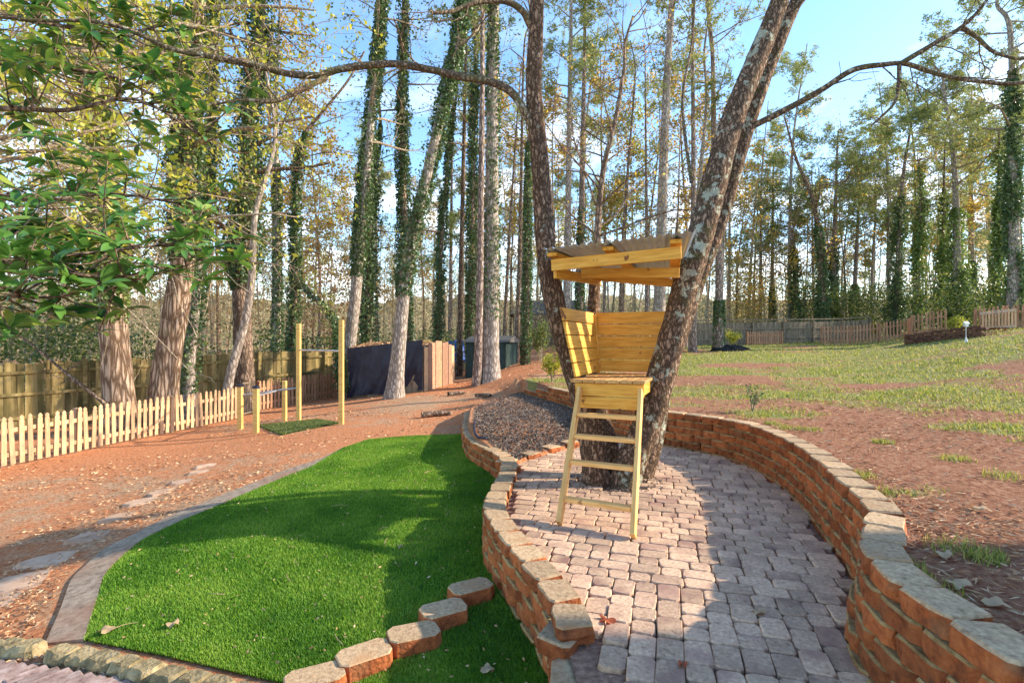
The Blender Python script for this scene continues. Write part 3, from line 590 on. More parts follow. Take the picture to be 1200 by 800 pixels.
ladder = empty('ladder', (.7, 4.43, 0), 'pale pine ladder with four rungs leaning on the treehouse platform', 'ladder'); LO = (.7, 4.43, 0)
fl, frr, tl, tr = np.array([.407, 4.59, .0]), np.array([.98, 4.28, .0]), np.array([.72, 5.62, 1.1]), np.array([1.305, 5.36, 1.1])
nrm = np.cross(frr - fl, tl - fl); nrm /= np.linalg.norm(nrm)
bar('rail', fl + [0, 0, .02], tl, .04, .085, M['timber_pale'], ladder, nrm, LO); bar('rail', frr + [0, 0, .02], tr, .04, .085, M['timber_pale'], ladder, nrm, LO)
for t in (.17, .42, .61, .78):
    a, b = fl + (tl - fl) * t, frr + (tr - frr) * t; d = (b - a) / np.linalg.norm(b - a)
    bar('rung', a + d * .022, b - d * .022, .085, .04, M['timber_pale'], ladder, (0, 0, 1), LO)

def Pz(pts, Y=None):
    """pixel track to world: items (px, py) at depth Y or (px, py, depth)"""
    return np.array([ray(p[0], p[1], p[2] if len(p) > 2 else Y) for p in pts])
def grow(g, tips, p, d, L, r, lvl, maxl, rg, nc=(6, 5, 4), droop=0., wander=.25, sides=(6, 4, 3, 3), spread=.9):
    n = 7 if lvl == 0 else 5; pts = [np.array(p, float)]; d = np.array(d, float) / np.linalg.norm(d); q = d.copy()
    for k in range(n - 1):
        q = q + rg.normal(0, wander, 3) * (.6 if lvl == 0 else 1); q[2] += droop * .25; q /= np.linalg.norm(q); pts.append(pts[-1] + q * L / (n - 1))
    pts = np.array(pts); g.tube(pts, np.linspace(r, max(r * .3, .004), n), sides[min(lvl, 3)], cap=False)
    if lvl >= maxl: tips.append(pts[-1]); tips.append(pts[n // 2]); return
    m = nc[min(lvl, len(nc) - 1)]
    for k in range(m):
        f = .2 + .8 * (k + rg.random()) / m; i = min(int(f * (n - 1)), n - 2); b = pts[i] + (pts[i + 1] - pts[i]) * (f * (n - 1) - i)
        t = pts[i + 1] - pts[i]; t /= np.linalg.norm(t); a = np.cross(t, rg.normal(0, 1, 3)); a /= np.linalg.norm(a) + 1e-9
        grow(g, tips, b, t * .75 + a * spread, L * rg.uniform(.35, .6) * (1 - .35 * f), max(r * .5 * (1 - .5 * f), .005), lvl + 1, maxl, rg, nc, droop, wander, sides, spread)
    tips.append(pts[-1])
def quads(C, size, asp=.6, flat=0.0):
    """diamond leaves at C with random orientation"""
    C = np.asarray(C, float); N = len(C); a = rng.normal(0, 1, (N, 3)); a[:, 2] *= (1 - flat); a /= np.linalg.norm(a, axis=1)[:, None]; b = np.cross(a, rng.normal(0, 1, (N, 3))); b /= np.linalg.norm(b, axis=1)[:, None] + 1e-9
    s = np.broadcast_to(size, N) * rng.uniform(.6, 1.3, N); a = a * (s / 2)[:, None]; b = b * (s * asp / 2)[:, None]
    return np.stack([C - a, C + b - a * .15, C + a, C - b - a * .15], 1).reshape(-1, 3), np.arange(4 * N).reshape(-1, 4)
def tufts(C, L, w, k=9, up=.35):
    """needle tufts: k thin triangles from each centre"""
    C = np.repeat(np.asarray(C, float), k, 0); N = len(C); d = rng.normal(0, 1, (N, 3)); d[:, 2] = d[:, 2] * .7 + up; d /= np.linalg.norm(d, axis=1)[:, None]
    s = np.cross(d, rng.normal(0, 1, (N, 3))); s /= np.linalg.norm(s, axis=1)[:, None] + 1e-9; l = (L * rng.uniform(.6, 1.2, N))[:, None]; o = rng.normal(0, L * .25, (N, 3))
    return np.stack([C + o - s * w / 2, C + o + s * w / 2, C + o + d * l], 1).reshape(-1, 3), np.arange(3 * N).reshape(-1, 3)

tree = empty('forked_tree', (1.16, 6.02, 0), 'dark multi-stemmed lichen spotted tree growing through the patio round the treehouse', 'tree'); TO = (1.16, 6.02, 0)
def rough_fn(sd, amp=.09):
    return lambda i, th: 1 + amp * 2 * (fbm(np.cos(th) * 3 + i * .07 + sd, np.sin(th) * 3 + i * .16, sd) - .5) + amp * (noise2(np.cos(th) * 9 + 50, np.sin(th) * 9 + i * .35, sd + 3) - .5)
def stem(name, pts, radii, mat, sides=22, n=120, sd=0, amp=.09):
    P = spline(Pz(pts), n); R = np.interp(np.linspace(0, len(radii) - 1, n), np.arange(len(radii)), radii); g = Geo(); g.tube(P, R, sides, rough=rough_fn(sd, amp)); return g.build(name, M[mat], tree, smooth=True, loc=TO), P
stem('trunk', [(700, 580, 6.0), (697, 545, 6.0), (688, 490, 6.05), (671, 432, 6.1), (656, 380, 6.1), (644, 325, 6.1), (637, 250, 6.1), (634, 200, 6.1), (626, 110, 6.1), (628, 40, 6.1), (632, -60, 6.1), (640, -200, 6.2)],
     [.19, .145, .128, .122, .12, .117, .112, .104, .093, .086, .075, .05], 'bark_main', sd=1)
stem('trunk', [(728, 582, 5.95), (738, 545, 6.0), (757, 500, 6.05), (774, 445, 6.1), (791, 385, 6.1), (805, 330, 6.1), (823, 268, 6.1), (840, 205, 6.1), (860, 138, 6.15), (887, 70, 6.2), (911, 10, 6.2), (945, -90, 6.3), (970, -220, 6.4)],
     [.2, .175, .165, .16, .155, .15, .145, .138, .128, .118, .105, .09, .05], 'bark_main_l', sd=2)
stem('trunk', [(745, 575, 6.25), (765, 520, 6.4), (778, 450, 6.5), (799, 385, 6.55), (819, 328, 6.55), (841, 268, 6.55), (860, 205, 6.5), (880, 138, 6.5), (905, 70, 6.5), (930, 10, 6.5), (985, -110, 6.6)],
     [.14, .12, .105, .1, .095, .09, .088, .085, .08, .075, .04], 'bark_main_l', sd=3)
stem('trunk', [(722, 580, 6.2), (716, 530, 6.4), (703, 480, 6.7), (697, 430, 6.95), (695, 375, 7.0), (696, 330, 7.0)], [.14, .11, .09, .08, .075, .07], 'bark_main', sd=4)
limbs = Geo()
def limb(pts, r0, r1, n=50, sides=10, sd=0, sub=0, rg=np.random.default_rng(5), L=.9):
    P = spline(Pz(pts), n); R = np.linspace(r0, r1, n); limbs.tube(P, R, sides, rough=rough_fn(sd, .1)); tips = []
    for k in range(sub):
        f = .25 + .75 * (k + rg.random()) / sub; i = min(int(f * (n - 1)), n - 2); t = P[i + 1] - P[i]; t /= np.linalg.norm(t); a = np.cross(t, rg.normal(0, 1, 3)); a /= np.linalg.norm(a)
        grow(limbs, tips, P[i], t * .6 + a * .8 + np.array([0, 0, .15]), L * rg.uniform(.5, 1.1), R[i] * .35, 1, 2, rg, nc=(3, 3, 3), wander=.22)
    return P
limb([(632, 165, 6.1), (618, 138, 6.05), (600, 110, 6.0), (575, 97, 5.95), (540, 91, 5.9), (500, 82, 5.85), (455, 76, 5.8), (400, 82, 5.7), (370, 92, 5.65)], .05, .034, sd=11, sub=5)
limb([(375, 90, 5.65), (340, 88, 5.6), (300, 78, 5.5), (240, 66, 5.4), (200, 58, 5.3), (150, 36, 5.2), (110, 26, 5.1), (40, 25, 5.0), (-40, 15, 4.9)], .038, .012, sd=12, sub=14)
limb([(382, 92, 5.65), (350, 108, 5.5), (320, 120, 5.4), (285, 118, 5.3), (250, 124, 5.2)], .03, .01, sd=13, sub=9)
limb([(622, 32, 6.1), (612, 14, 6.0), (592, 3, 5.9), (560, 4, 5.8), (530, 14, 5.7), (505, 17, 5.6)], .042, .016, sd=14, sub=4)
limb([(880, 150, 6.5), (900, 140, 6.4), (935, 122, 6.3), (965, 105, 6.2), (1000, 83, 6.1), (1035, 77, 6.0), (1062, 76, 6.0), (1100, 88, 5.9), (1150, 97, 5.8), (1200, 98, 5.7), (1290, 80, 5.6)], .04, .017, sd=15, sub=6)
limb([(1055, 76, 6.0), (1090, 55, 5.9), (1125, 34, 5.8), (1150, 10, 5.7), (1185, -40, 5.6)], .03, .012, sd=16, sub=4)
limb([(1128, 34, 5.8), (1145, 45, 5.8), (1165, 62, 5.75), (1200, 70, 5.7), (1250, 60, 5.7)], .026, .01, sd=17, sub=3)
limb([(1054, 78, 6.0), (1053, 100, 5.95), (1048, 122, 5.9), (1030, 140, 5.9), (1021, 148, 5.9)], .024, .008, sd=18, sub=2)
limb([(920, 25, 6.5), (945, -5, 6.4), (990, -60, 6.3)], .05, .02, sd=19, sub=3)
limb([(810, 215, 6.1), (800, 120, 6.6), (812, 40, 6.9), (815, -60, 7.2)], .02, .01, sd=20, sub=4)
limbs.build('limbs', M['bark_limb'], tree, smooth=True, loc=TO)
# ------------------------------------------------------------------ fences
def picket_mesh(h, w=.085, t=.018, gothic=True):
    a = w / 2; o = [(-a, 0), (a, 0), (a, h - .1), (a * .62, h - .085), (a * .95, h - .055), (a * .55, h - .02), (0, h), (-a * .55, h - .02), (-a * .95, h - .055), (-a * .62, h - .085), (-a, h - .1)] if gothic else [(-a, 0), (a, 0), (a, h - .04), (a * .5, h), (-a * .5, h), (-a, h - .04)]
    n = len(o); V = [(x, -t / 2, z) for x, z in o] + [(x, t / 2, z) for x, z in o]
    g = Geo(); q = [(i, n + i, n + (i + 1) % n, (i + 1) % n) for i in range(n)]
    if gothic: t3 = [(0, 1, 2), (0, 2, 10), (10, 2, 3), (10, 3, 9), (9, 3, 4), (9, 4, 8), (8, 4, 5), (8, 5, 7), (7, 5, 6)]
    else: t3 = [(0, 1, 2), (0, 2, 5), (5, 2, 3), (5, 3, 4)]
    t3 = np.array(t3); g.add2(V, [np.array(q), t3, t3[:, ::-1] + n]); return g
def picket_fence(name, A, B, label, mat, h=.92, pitch=.15, posts=3, gothic=True, gap=(), group=None):
    A, B = np.array(A, float), np.array(B, float); d = B - A; L = np.hypot(d[0], d[1]); ux = d[:2] / L; root = empty(name, (A[0], A[1], A[2]), label, 'fence', group)
    me = mesh_of(picket_mesh(h, gothic=gothic), 'picket', M[mat]); a = math.atan2(ux[1], ux[0]); n = int(L / pitch); nr = np.array([ux[1], -ux[0]])   # towards the camera side
    for k in range(n + 1):
        q = A[:2] + ux * k * pitch; inst(me, 'picket', root, (*(q - A[:2] + nr * .03), G(*q) + .03 - A[2]), (random.gauss(0, .012), random.gauss(0, .02), a), (1, 1, 1 + random.gauss(0, .012)))
    for z in (.22, .68):
        seg = 6
        for k in range(seg):
            p, q = A[:2] + d[:2] * k / seg - nr * .0, A[:2] + d[:2] * (k + 1) / seg
            bar('rail', [*p, G(*p) + z * h / .92], [*q, G(*q) + z * h / .92], .035, .085, M[mat], root, origin=A)
    for k in range(posts):
        p = A[:2] + d[:2] * k / max(1, posts - 1) - nr * .06; bar('post', [*p, G(*p) - .1], [*p, G(*p) + h + .02], .09, .09, M[mat], root, up=(ux[0], ux[1], 0), origin=A)
    return root
pa, pb = on_ground(-70, 566), on_ground(281, 491)
pa = pb + (pa - pb) * 1.0
picket_fence('picket_fence', pa, pb, 'tan pointed picket fence standing in front of two thick oak trunks', 'picket', posts=4)
print('picket', pa, pb)
pc, pd = on_ground(304, 482), on_ground(402, 464)
picket_fence('picket_fence', pc, pd, 'reddish picket fence behind the exercise posts ending by the dark shed', 'picket_red', posts=3, h=.95)
# tall mossy board fence along the wood
def board_fence(name, A, B, label, mat, h=1.85, w=.14, rails=(.35, 1.0, 1.6), each=True, post_every=2.4, parts=None):
    A, B = np.array(A, float), np.array(B, float); d = B - A; L = np.hypot(d[0], d[1]); ux = d[:2] / L; nr = np.array([ux[1], -ux[0]]); a = math.atan2(ux[1], ux[0]); root = empty(name, A, label, 'fence')
    V, q, t = chamfer_box(w - .006, .02, 1, .003); gb = Geo(); gb.add2(V + [0, 0, .5], [q, t])
    if each: me = mesh_of(gb, 'board', M[mat])
    gg = Geo(); k = 0
    for k in range(int(L / w)):
        p = A[:2] + ux * (k + .5) * w; hh = h * (1 + random.gauss(0, .012))
        if each: inst(me, 'board', root, (*(p - A[:2] - nr * .03), G(*p) - A[2]), (random.gauss(0, .01), random.gauss(0, .006), a), (1, 1, hh))
        else:
            R = np.array([[ux[0], -ux[1], 0], [ux[1], ux[0], 0], [0, 0, 1]]); gg.add2(((V + [0, 0, .5]) * [1, 1, hh]) @ R.T + np.array([*(p - nr * .03), G(*p)]), [q, t])
    if not each: gg.build('boards', M[mat], root, loc=A, kind='stuff')
    npost = int(L / post_every)
    for k in range(npost + 1):
        p = A[:2] + ux * min(k * post_every, L) + nr * .05; bar('post', [*p, G(*p) - .1], [*p, G(*p) + h + .06], .1, .1, M[mat], root, up=(ux[0], ux[1], 0), origin=A)
        if k < npost + (L - npost * post_every > .3):
            p2 = A[:2] + ux * min((k + 1) * post_every, L) + nr * .05
            for z in rails: bar('rail', [*(p - nr * .045), G(*p) + z], [*(p2 - nr * .045), G(*p2) + z], .04, .085, M[mat], root, origin=A)
    return root
board_fence('board_fence', [-16.0, 12.2, G(-16, 12.2)], [-6.9, 20.6, G(-6.9, 20.6)], 'tall mossy yellow board fence along the wood behind the picket fence', 'fence_old')
board_fence('board_fence', [-6.8, 20.7, G(-6.8, 20.7)], [-2.5, 31.0, G(-2.5, 31)], 'tall old board fence running on behind the dark tarpaulin shed', 'fence_old', each=False)
far_a, far_b = np.array([.4, 36, 0]), np.array([3.6, 36, 0]); far_a[2] = G(*far_a[:2]); far_b[2] = G(*far_b[:2])
board_fence('board_fence', far_a, far_b, 'dark board fence in front of the grey roofed house beyond the trees', 'fence_grey', each=False, h=2.1)
fa = np.array([9.0, 33.5, 0]); fb = np.array([25.5, 37.5, 0]); fa[2] = G(*fa[:2]); fb[2] = G(*fb[:2])
board_fence('board_fence', fa, fb, 'weathered grey board fence at the back of the lawn below the ivy trees', 'fence_grey', each=False, h=1.45)
def far_picket(a_px, b_px, Ya, Yb, label, h, posts):
    A, B = [(a_px - CX) / F * Ya, Ya], [(b_px - CX) / F * Yb, Yb]; return picket_fence('picket_fence', [*A, G(*A)], [*B, G(*B)], label, 'picket_red', h=h, pitch=.17, posts=posts, gothic=False)
far_picket(876, 917, 33.0, 33.6, 'short low run of red pickets in front of the grey board fence', .85, 2)
far_picket(963, 1066, 32.5, 31.0, 'red brown picket fence running up to the dark brick planter', 1.15, 4)
far_picket(1068, 1108, 30.5, 29.5, 'red brown picket fence standing behind the dark brick planter', 1.3, 2)
far_picket(1143, 1215, 25.5, 24.5, 'tall red brown picket fence carrying a pale rail gate', 1.15, 3)
# pale gate in front of that fence
ga, gb_ = np.array([(1149 - CX) / F * 25.0, 25.0]), np.array([(1191 - CX) / F * 24.5, 24.5]); gate = empty('gate', (*ga, G(*ga)), 'pale timber gate with two white rails on the tall picket fence', 'gate'); go = (*ga, G(*ga))
for z in (.18, .92): bar('rail', [*ga, G(*ga) + z], [*gb_, G(*gb_) + z], .04, .1, M['white_paint'], gate, origin=go)
for k in range(11):
    p = ga + (gb_ - ga) * (k + .5) / 11; bar('picket', [p[0], p[1] - .04, G(*p) + .12], [p[0], p[1] - .04, G(*p) + 1.0], .02, .09, M['picket'], gate, up=(1, 0, 0), origin=go)
# raised brick planter
pl_a, pl_b = on_ground(1062, 405)[:2], on_ground(1152, 395)[:2]; print('planter', pl_a, pl_b); planter = empty('brick_planter', (*pl_a, G(*pl_a)), 'low dark brick raised planter bed at the top of the lawn', 'planter'); po = np.array([*pl_a, G(*pl_a)])
dv = pl_b - pl_a; Lp = np.hypot(*dv); ux = dv / Lp; SB = mesh_of(prism([(-.19, -.1), (.19, -.1), (.19, .1), (-.19, .1)], 0, .125, .01, .006, r_, (0, 0)), 'brick', M['shaft'])
for c in range(5):
    for k in range(int(Lp / .4)):
        p = pl_a + ux * (.2 + .4 * k + .2 * (c % 2)); inst(SB, 'brick', planter, (*(p - pl_a), G(*p) - po[2] - .15 + .128 * c), math.atan2(ux[1], ux[0]) + random.gauss(0, .02))
    for k in range(5):
        p = pl_a + np.array([-ux[1], ux[0]]) * (.2 + .4 * k); inst(SB, 'brick', planter, (*(p - pl_a), G(*pl_a) - po[2] - .15 + .128 * c), math.atan2(ux[1], ux[0]) + math.pi / 2)
g = Geo(); nv = np.array([-ux[1], ux[0]]); zt = G(*pl_a) + .36; c4 = [(*pl_a, zt), (*pl_b, G(*pl_b) + .36), (*(pl_b + nv * 1.9), G(*pl_b) + .4), (*(pl_a + nv * 1.9), zt + .04)]; g.add(c4, [(0, 1, 2, 3)]); g.build('soil', M['soil'], planter, loc=po)
# white pedestal
pd_ = on_ground(1132, 402.5); ped = empty('pedestal_feeder', pd_, 'small white bird feeder on a pole in front of the brick planter', 'bird feeder'); fs = float(pd_[1]) * 25 / F / 1.24; ped.scale = (fs * .6, fs * .6, fs)
g = Geo(); g.tube([(0, 0, 0), (0, 0, .08), (0, 0, .3), (0, 0, .34)], [.16, .15, .06, .03], 10); g.build('base', M['white_paint'], ped); g = Geo(); g.tube([(0, 0, .3), (0, 0, .95)], [.025, .025], 8); g.build('pole', M['white_paint'], ped)
g = Geo(); g.box((0, 0, 1.02), (.28, .28, .16)); g.build('box', M['white_paint'], ped); g = Geo(); g.add([(-.22, -.2, 1.1), (.22, -.2, 1.1), (.22, .2, 1.1), (-.22, .2, 1.1), (-.22, 0, 1.24), (.22, 0, 1.24)], [(0, 1, 5, 4), (2, 3, 4, 5)]); g.add([(-.22, -.2, 1.1), (-.22, .2, 1.1), (-.22, 0, 1.24), (.22, -.2, 1.1), (.22, .2, 1.1), (.22, 0, 1.24)], [(0, 2, 1), (3, 4, 5)]); g.build('roof', M['white_paint'], ped)
# black lump of tarpaulin on the lawn
pt = on_ground(857, 412); th = np.linspace(0, 2 * np.pi, 24, endpoint=False); g = Geo(); V = []; 
for i, (rr, z) in enumerate([(1, -.02), (1, .05), (.85, .17), (.55, .24), (.2, .27)]):
    for t in th: q = 1 + .35 * (float(fbm(math.cos(t) * 2 + 4, math.sin(t) * 2 + i * .4, 9)) - .5); V.append((math.cos(t) * 1.05 * rr * q, math.sin(t) * .5 * rr * q, z * (1 + .6 * math.sin(t * 3) * .4)))
i = np.arange(4)[:, None] * 24; j = np.arange(24)[None]; k = (j + 1) % 24; g.add2(V + [(0, 0, .27)], [np.stack([i + j, i + k, i + 24 + k, i + 24 + j], -1).reshape(-1, 4), np.stack([96 + j[0], 96 + k[0], np.full(24, 120)], -1)])
M['matt_black'] = surf('matt black sheet', [(.35, (.01, .01, .01)), (.65, (.03, .03, .03))], scale=5, rough=.8, bump=.4, vary=0, spec=.1); o = g.build('folded_tarp', M['matt_black'], smooth=True); o.location = pt; tag(o, 'crumpled black tarpaulin lying on the lawn by a pine trunk', 'tarp')

# ------------------------------------------------------------------ exercise posts
def post_at(px, py_b, py_t, name, label, w=.1, metal=False):
    p = on_ground(px, py_b); h = float(ray(px, py_t, p[1])[2] - p[2]); root = empty(name, p, label, 'post', None); bar('shaft', [*p[:2], p[2] - .1], [*p[:2], p[2] + h], w, w, M['post'], root, up=(1, 0, 0), origin=p)
    if metal: g = Geo(); g.tube([(0, 0, h - .02), (0, 0, h + .03), (0, 0, h + .05)], [.085, .085, .03], 10); g.build('cap', M['tarp'], root)
    return p
q1 = post_at(350, 494, 380, 'exercise_post', 'tall yellow post of the pull-up frame beside a short post')
q2 = post_at(400, 498, 376, 'exercise_post', 'tall yellow post of the pull-up frame standing nearer the dark shed')
q3 = post_at(281.5, 504, 453, 'exercise_post', 'short yellow post with dark cap next to the wire gate', .11, True)
q4 = post_at(300, 508, 455, 'exercise_post', 'short yellow post with dark cap at the grass mat corner', .11, True)
q5 = post_at(333.5, 494, 447, 'exercise_post', 'short plain yellow post between the capped posts and the tall post', .1)
def rod(a, b, r, name, label, cat):
    g = Geo(); g.tube([a, (np.array(a) + b) / 2, b], r, 8); o = g.build(name, M['steel'], loc=a); o.location = a; tag(o, label, cat)
z_bar = float(ray(350, 411, q1[1])[2]); rod([q1[0], q1[1], z_bar], np.array([q2[0], q2[1], z_bar]), .022, 'pull_up_bar', 'thin steel bar spanning the two tall yellow posts', 'bar')
rod([*q4[:2], q4[2] + .86], np.array([*q5[:2], q5[2] + .86]), .022, 'dip_bar', 'steel dip bar from the grass mat corner post to the plain short post', 'bar')
rod([*q3[:2], q3[2] + .86], np.array([q1[0], q1[1], q1[2] + .86]), .022, 'dip_bar', 'steel dip bar from the post by the wire gate to the tall post', 'bar')
mp = [on_ground(*p) for p in ((302, 500), (372, 493), (398, 497), (330, 511))]; g = Geo(); V = np.array([(p[0], p[1], p[2] + .012) for p in mp]); W = V - [0, 0, .08]
g.add(np.vstack([V, W]), [(0, 1, 2, 3), (0, 4, 5, 1), (1, 5, 6, 2), (2, 6, 7, 3), (3, 7, 4, 0)]); mat_o = g.build('grass_mat', M['turf_base']); tag(mat_o, 'small green artificial grass mat under the exercise posts', 'mat')
N = 26000; a, b = rng.random(N), rng.random(N); P = (V[0] * (1 - a)[:, None] + V[1] * a[:, None]) * (1 - b)[:, None] + (V[3] * (1 - a)[:, None] + V[2] * a[:, None]) * b[:, None]
vv, ff = blades(N, P, .035, .02, .9); g = Geo(); g.add(vv, ff); g.build('grass_blades', M['shrub'], mat_o, kind='stuff')
# wire gate
gp, gq = on_ground(284, 489), on_ground(297, 486); wg = empty('wire_gate', gp, 'grey wire mesh gate closing the gap beside the short capped posts', 'gate')
for z in (.08, 1.0): bar('rail', gp + [0, 0, z], gq + [0, 0, z], .03, .03, M['fence_grey'], wg, origin=gp)
for k in range(8): p = gp + (gq - gp) * k / 7; bar('wire', p + [0, 0, .05], p + [0, 0, 1.02], .012, .012, M['fence_grey'], wg, up=(1, 0, 0), origin=gp)

# ------------------------------------------------------------------ sheds and far house
sa = on_ground(408, 468); sb_ = np.array([(496 - CX) / F * (sa[1] - .5), sa[1] - .5, 0]); sc_ = np.array([(531 - CX) / F * (sa[1] + 2.2), sa[1] + 2.2, 0]); sb_[2] = G(*sb_[:2]); sc_[2] = G(*sc_[:2])
print('shed', sa, sb_, sc_)
zb = min(sa[2], sb_[2]); Hs = float(ray(450, 409, sa[1])[2]) - zb; shed = empty('tarp_shed', (sa + sb_) / 2, 'low shed wrapped in dark navy tarpaulin with striped plank end', 'shed'); so = (sa + sb_) / 2
def curtain(A, B, z0, z1, n=90, m=18, amp=.16, seed=0):
    """hanging tarpaulin with folds"""
    d = B - A; nr = np.array([d[1], -d[0], 0]) / np.hypot(d[0], d[1]); V = []
    for i in range(n + 1):
        for j in range(m + 1):
            u, v = i / n, j / m; f = amp * (fbm(u * 9 + (1 - v) * 2.2, v * 1.6, seed) - .5) * (1.2 - v) * 2 + .03 * math.sin(u * 24 + (1 - v) * 5) * (1 - v)
            V.append(A + d * u + nr * (f + .05) + np.array([0, 0, z0 + (z1 - z0) * v - A[2] + .0 + (.04 * math.sin(u * 7) if j == 0 else 0)]))
    i = np.arange(n)[:, None] * (m + 1); j = np.arange(m)[None]; g = Geo(); g.add(V, np.stack([i + j, i + m + 1 + j, i + m + 2 + j, i + j + 1], -1).reshape(-1, 4)); return g
curtain(sa, sb_, zb + .05, zb + Hs).build('tarpaulin', M['tarp'], shed, smooth=True, loc=so)
dsh = sc_ - sb_; back_l = sa + dsh; g = Geo()
for A, B in ((sa, sb_), (sb_, sc_), (sc_, back_l), (back_l, sa)): g.add([A + [0, 0, -.1], B + [0, 0, -.1], [*B[:2], zb + Hs - .02], [*A[:2], zb + Hs - .02]], [(0, 1, 2, 3)])
g.build('wall', M['fence_grey'], shed, loc=so)
n = 9
nr_ = np.array([dsh[1], -dsh[0], 0]) / np.hypot(dsh[0], dsh[1])
for k in range(n):
    p = sb_ + dsh * (k + .5) / n + nr_ * (.04 + .02 * (k % 2)); hh = Hs * (1.02 + .12 * math.sin(math.pi * (k + .5) / n)) * (1 + random.gauss(0, .01))
    bar('plank', [p[0], p[1], zb - .02], [p[0], p[1], zb + hh], np.linalg.norm(dsh) / n * .97, .025, M['shed_side' if k % 4 else 'picket'], shed, up=nr_, origin=so)
g = Geo(); top = [np.array([*q[:2], zb + Hs]) for q in (sa, sb_, sc_, back_l)]; mid_a, mid_b = (top[0] + top[3]) / 2 + [0, 0, .2], (top[1] + top[2]) / 2 + [0, 0, .2]
g.add([top[0], top[1], mid_b, mid_a, top[2], top[3]], [(0, 1, 2, 3), (3, 2, 4, 5)]); g.add([top[0], mid_a, top[5 - 2], top[1], top[2], mid_b], [(0, 1, 2), (3, 4, 5)]); g.build('roof', M['tarp'], shed, loc=so)
V, Fq = quads(np.array([top[0] + (top[1] - top[0]) * a + (top[3] - top[0]) * b + [0, 0, .02 + .2 * (1 - abs(2 * b - 1))] for a, b in rng.random((2500, 2))]), .14, .3, .8); g = Geo(); g.add(V, Fq); g.build('pine_straw', M['chip'], shed, loc=so, kind='stuff')
# dark green shed
ga_, gc_ = on_ground(562, 441), on_ground(590, 440); gc_ = np.array([(591 - CX) / F * ga_[1], ga_[1], ga_[2]]); hb = float(ray(575, 402, ga_[1])[2] - ga_[2]); gs = empty('green_shed', ga_, 'dark green garden shed with white window behind the thick grey trunk', 'shed'); gl = gc_ - ga_; gl2 = np.array([.6, 2.2, 0]); ga_ = ga_ - gl * .55; gl = gl * 1.55
g = Geo()
for A, B in ((ga_, ga_ + gl), (ga_ + gl, ga_ + gl + gl2), (ga_ + gl + gl2, ga_ + gl2), (ga_ + gl2, ga_)): g.add([A + [0, 0, -.2], B + [0, 0, -.2], B + [0, 0, hb], A + [0, 0, hb]], [(0, 1, 2, 3)])
g.build('wall', M['green_paint'], gs, loc=gs.location)
for k in range(5):
    p = ga_ + gl * (k + .5) / 5 + [0, -.012, 0]; bar('board', p + [0, 0, -.1], p + [0, 0, hb], np.linalg.norm(gl) / 5 - .02, .02, M['green_paint'], gs, up=(0, -1, 0), origin=gs.location)
g = Geo(); e = .15; c = [ga_ + [-e, -e, hb], ga_ + gl + [e, -e, hb], ga_ + gl + gl2 + [e, e, hb], ga_ + gl2 + [-e, e, hb]]; r1, r2 = (c[0] + c[3]) / 2 + [0, 0, .3], (c[1] + c[2]) / 2 + [0, 0, .3]
g.add([c[0], c[1], r2, r1, c[2], c[3]], [(0, 1, 2, 3), (3, 2, 4, 5)]); g.add([c[0], r1, c[3], c[1], c[2], r2], [(0, 1, 2), (3, 4, 5)]); g.build('roof', M['roof'], gs, loc=gs.location)
wx = ga_ + gl * .8 + [0, -.035, hb * .6]; win = Geo(); win.box(wx, (.26, .02, .6)); w_o = win.build('window', M['white_paint'], gs, loc=gs.location); win = Geo(); win.box(wx + [0, -.014, 0], (.16, .01, .48)); win.build('pane', M['glass'], w_o, loc=gs.location)
# blue tarpaulin on a frame
bpnt = ray(534, 408, 29.); bz = G(bpnt[0], bpnt[1]); bt = empty('blue_tarp_cover', (bpnt[0], bpnt[1], bz), 'bright blue tarpaulin thrown over a stack beyond the striped shed end', 'tarp'); g = Geo(); V = []
for i in range(9):
    for j in range(7): u, v = i / 8 * 2 - 1, j / 6 * 2 - 1; hgt = 1.95 * (1 - .12 * max(abs(u), abs(v))**6) - (0.9 if max(abs(u), abs(v)) > .97 else 0) + .08 * math.sin(u * 5 + v * 3); V.append((u * .55 + .04 * math.sin(v * 7), v * .6, hgt - .25))
i = np.arange(8)[:, None] * 7; j = np.arange(6)[None]; g.add(V, np.stack([i + j, i + 7 + j, i + 8 + j, i + j + 1], -1).reshape(-1, 4)); g.build('sheet', M['blue_tarp'], bt, smooth=True)
g = Geo(); g.box((0, 0, .55), (.95, 1.0, 1.15)); g.build('stack', M['fence_grey'], bt)
# neighbouring house beyond the trees
hx, hy = 3.2, 44.; hz = G(hx, hy); nh = empty('neighbour_house', (hx, hy, hz), 'pale house with grey shingle roof seen through the far trunks', 'house')
g = Geo(); g.box((0, 0, 1.2), (6, 5, 2.4)); g.build('wall', M['siding'], nh)
g = Geo(); V = [(-3.4, -3, 2.3), (3.4, -3, 2.3), (3.4, 3, 2.3), (-3.4, 3, 2.3), (-2.2, 0, 3.6), (2.2, 0, 3.6)]; g.add(V, [(0, 1, 5, 4), (2, 3, 4, 5)]); g.add(V, [(1, 2, 5), (3, 0, 4)]); g.build('roof', M['roof'], nh)
for wx in (-2, 0, 2): g = Geo(); g.box((wx, -2.52, 1.4), (.9, .06, 1.1)); w_o = g.build('window', M['white_paint'], nh); g = Geo(); g.box((wx, -2.56, 1.4), (.75, .04, .95)); g.build('pane', M['glass'], w_o)
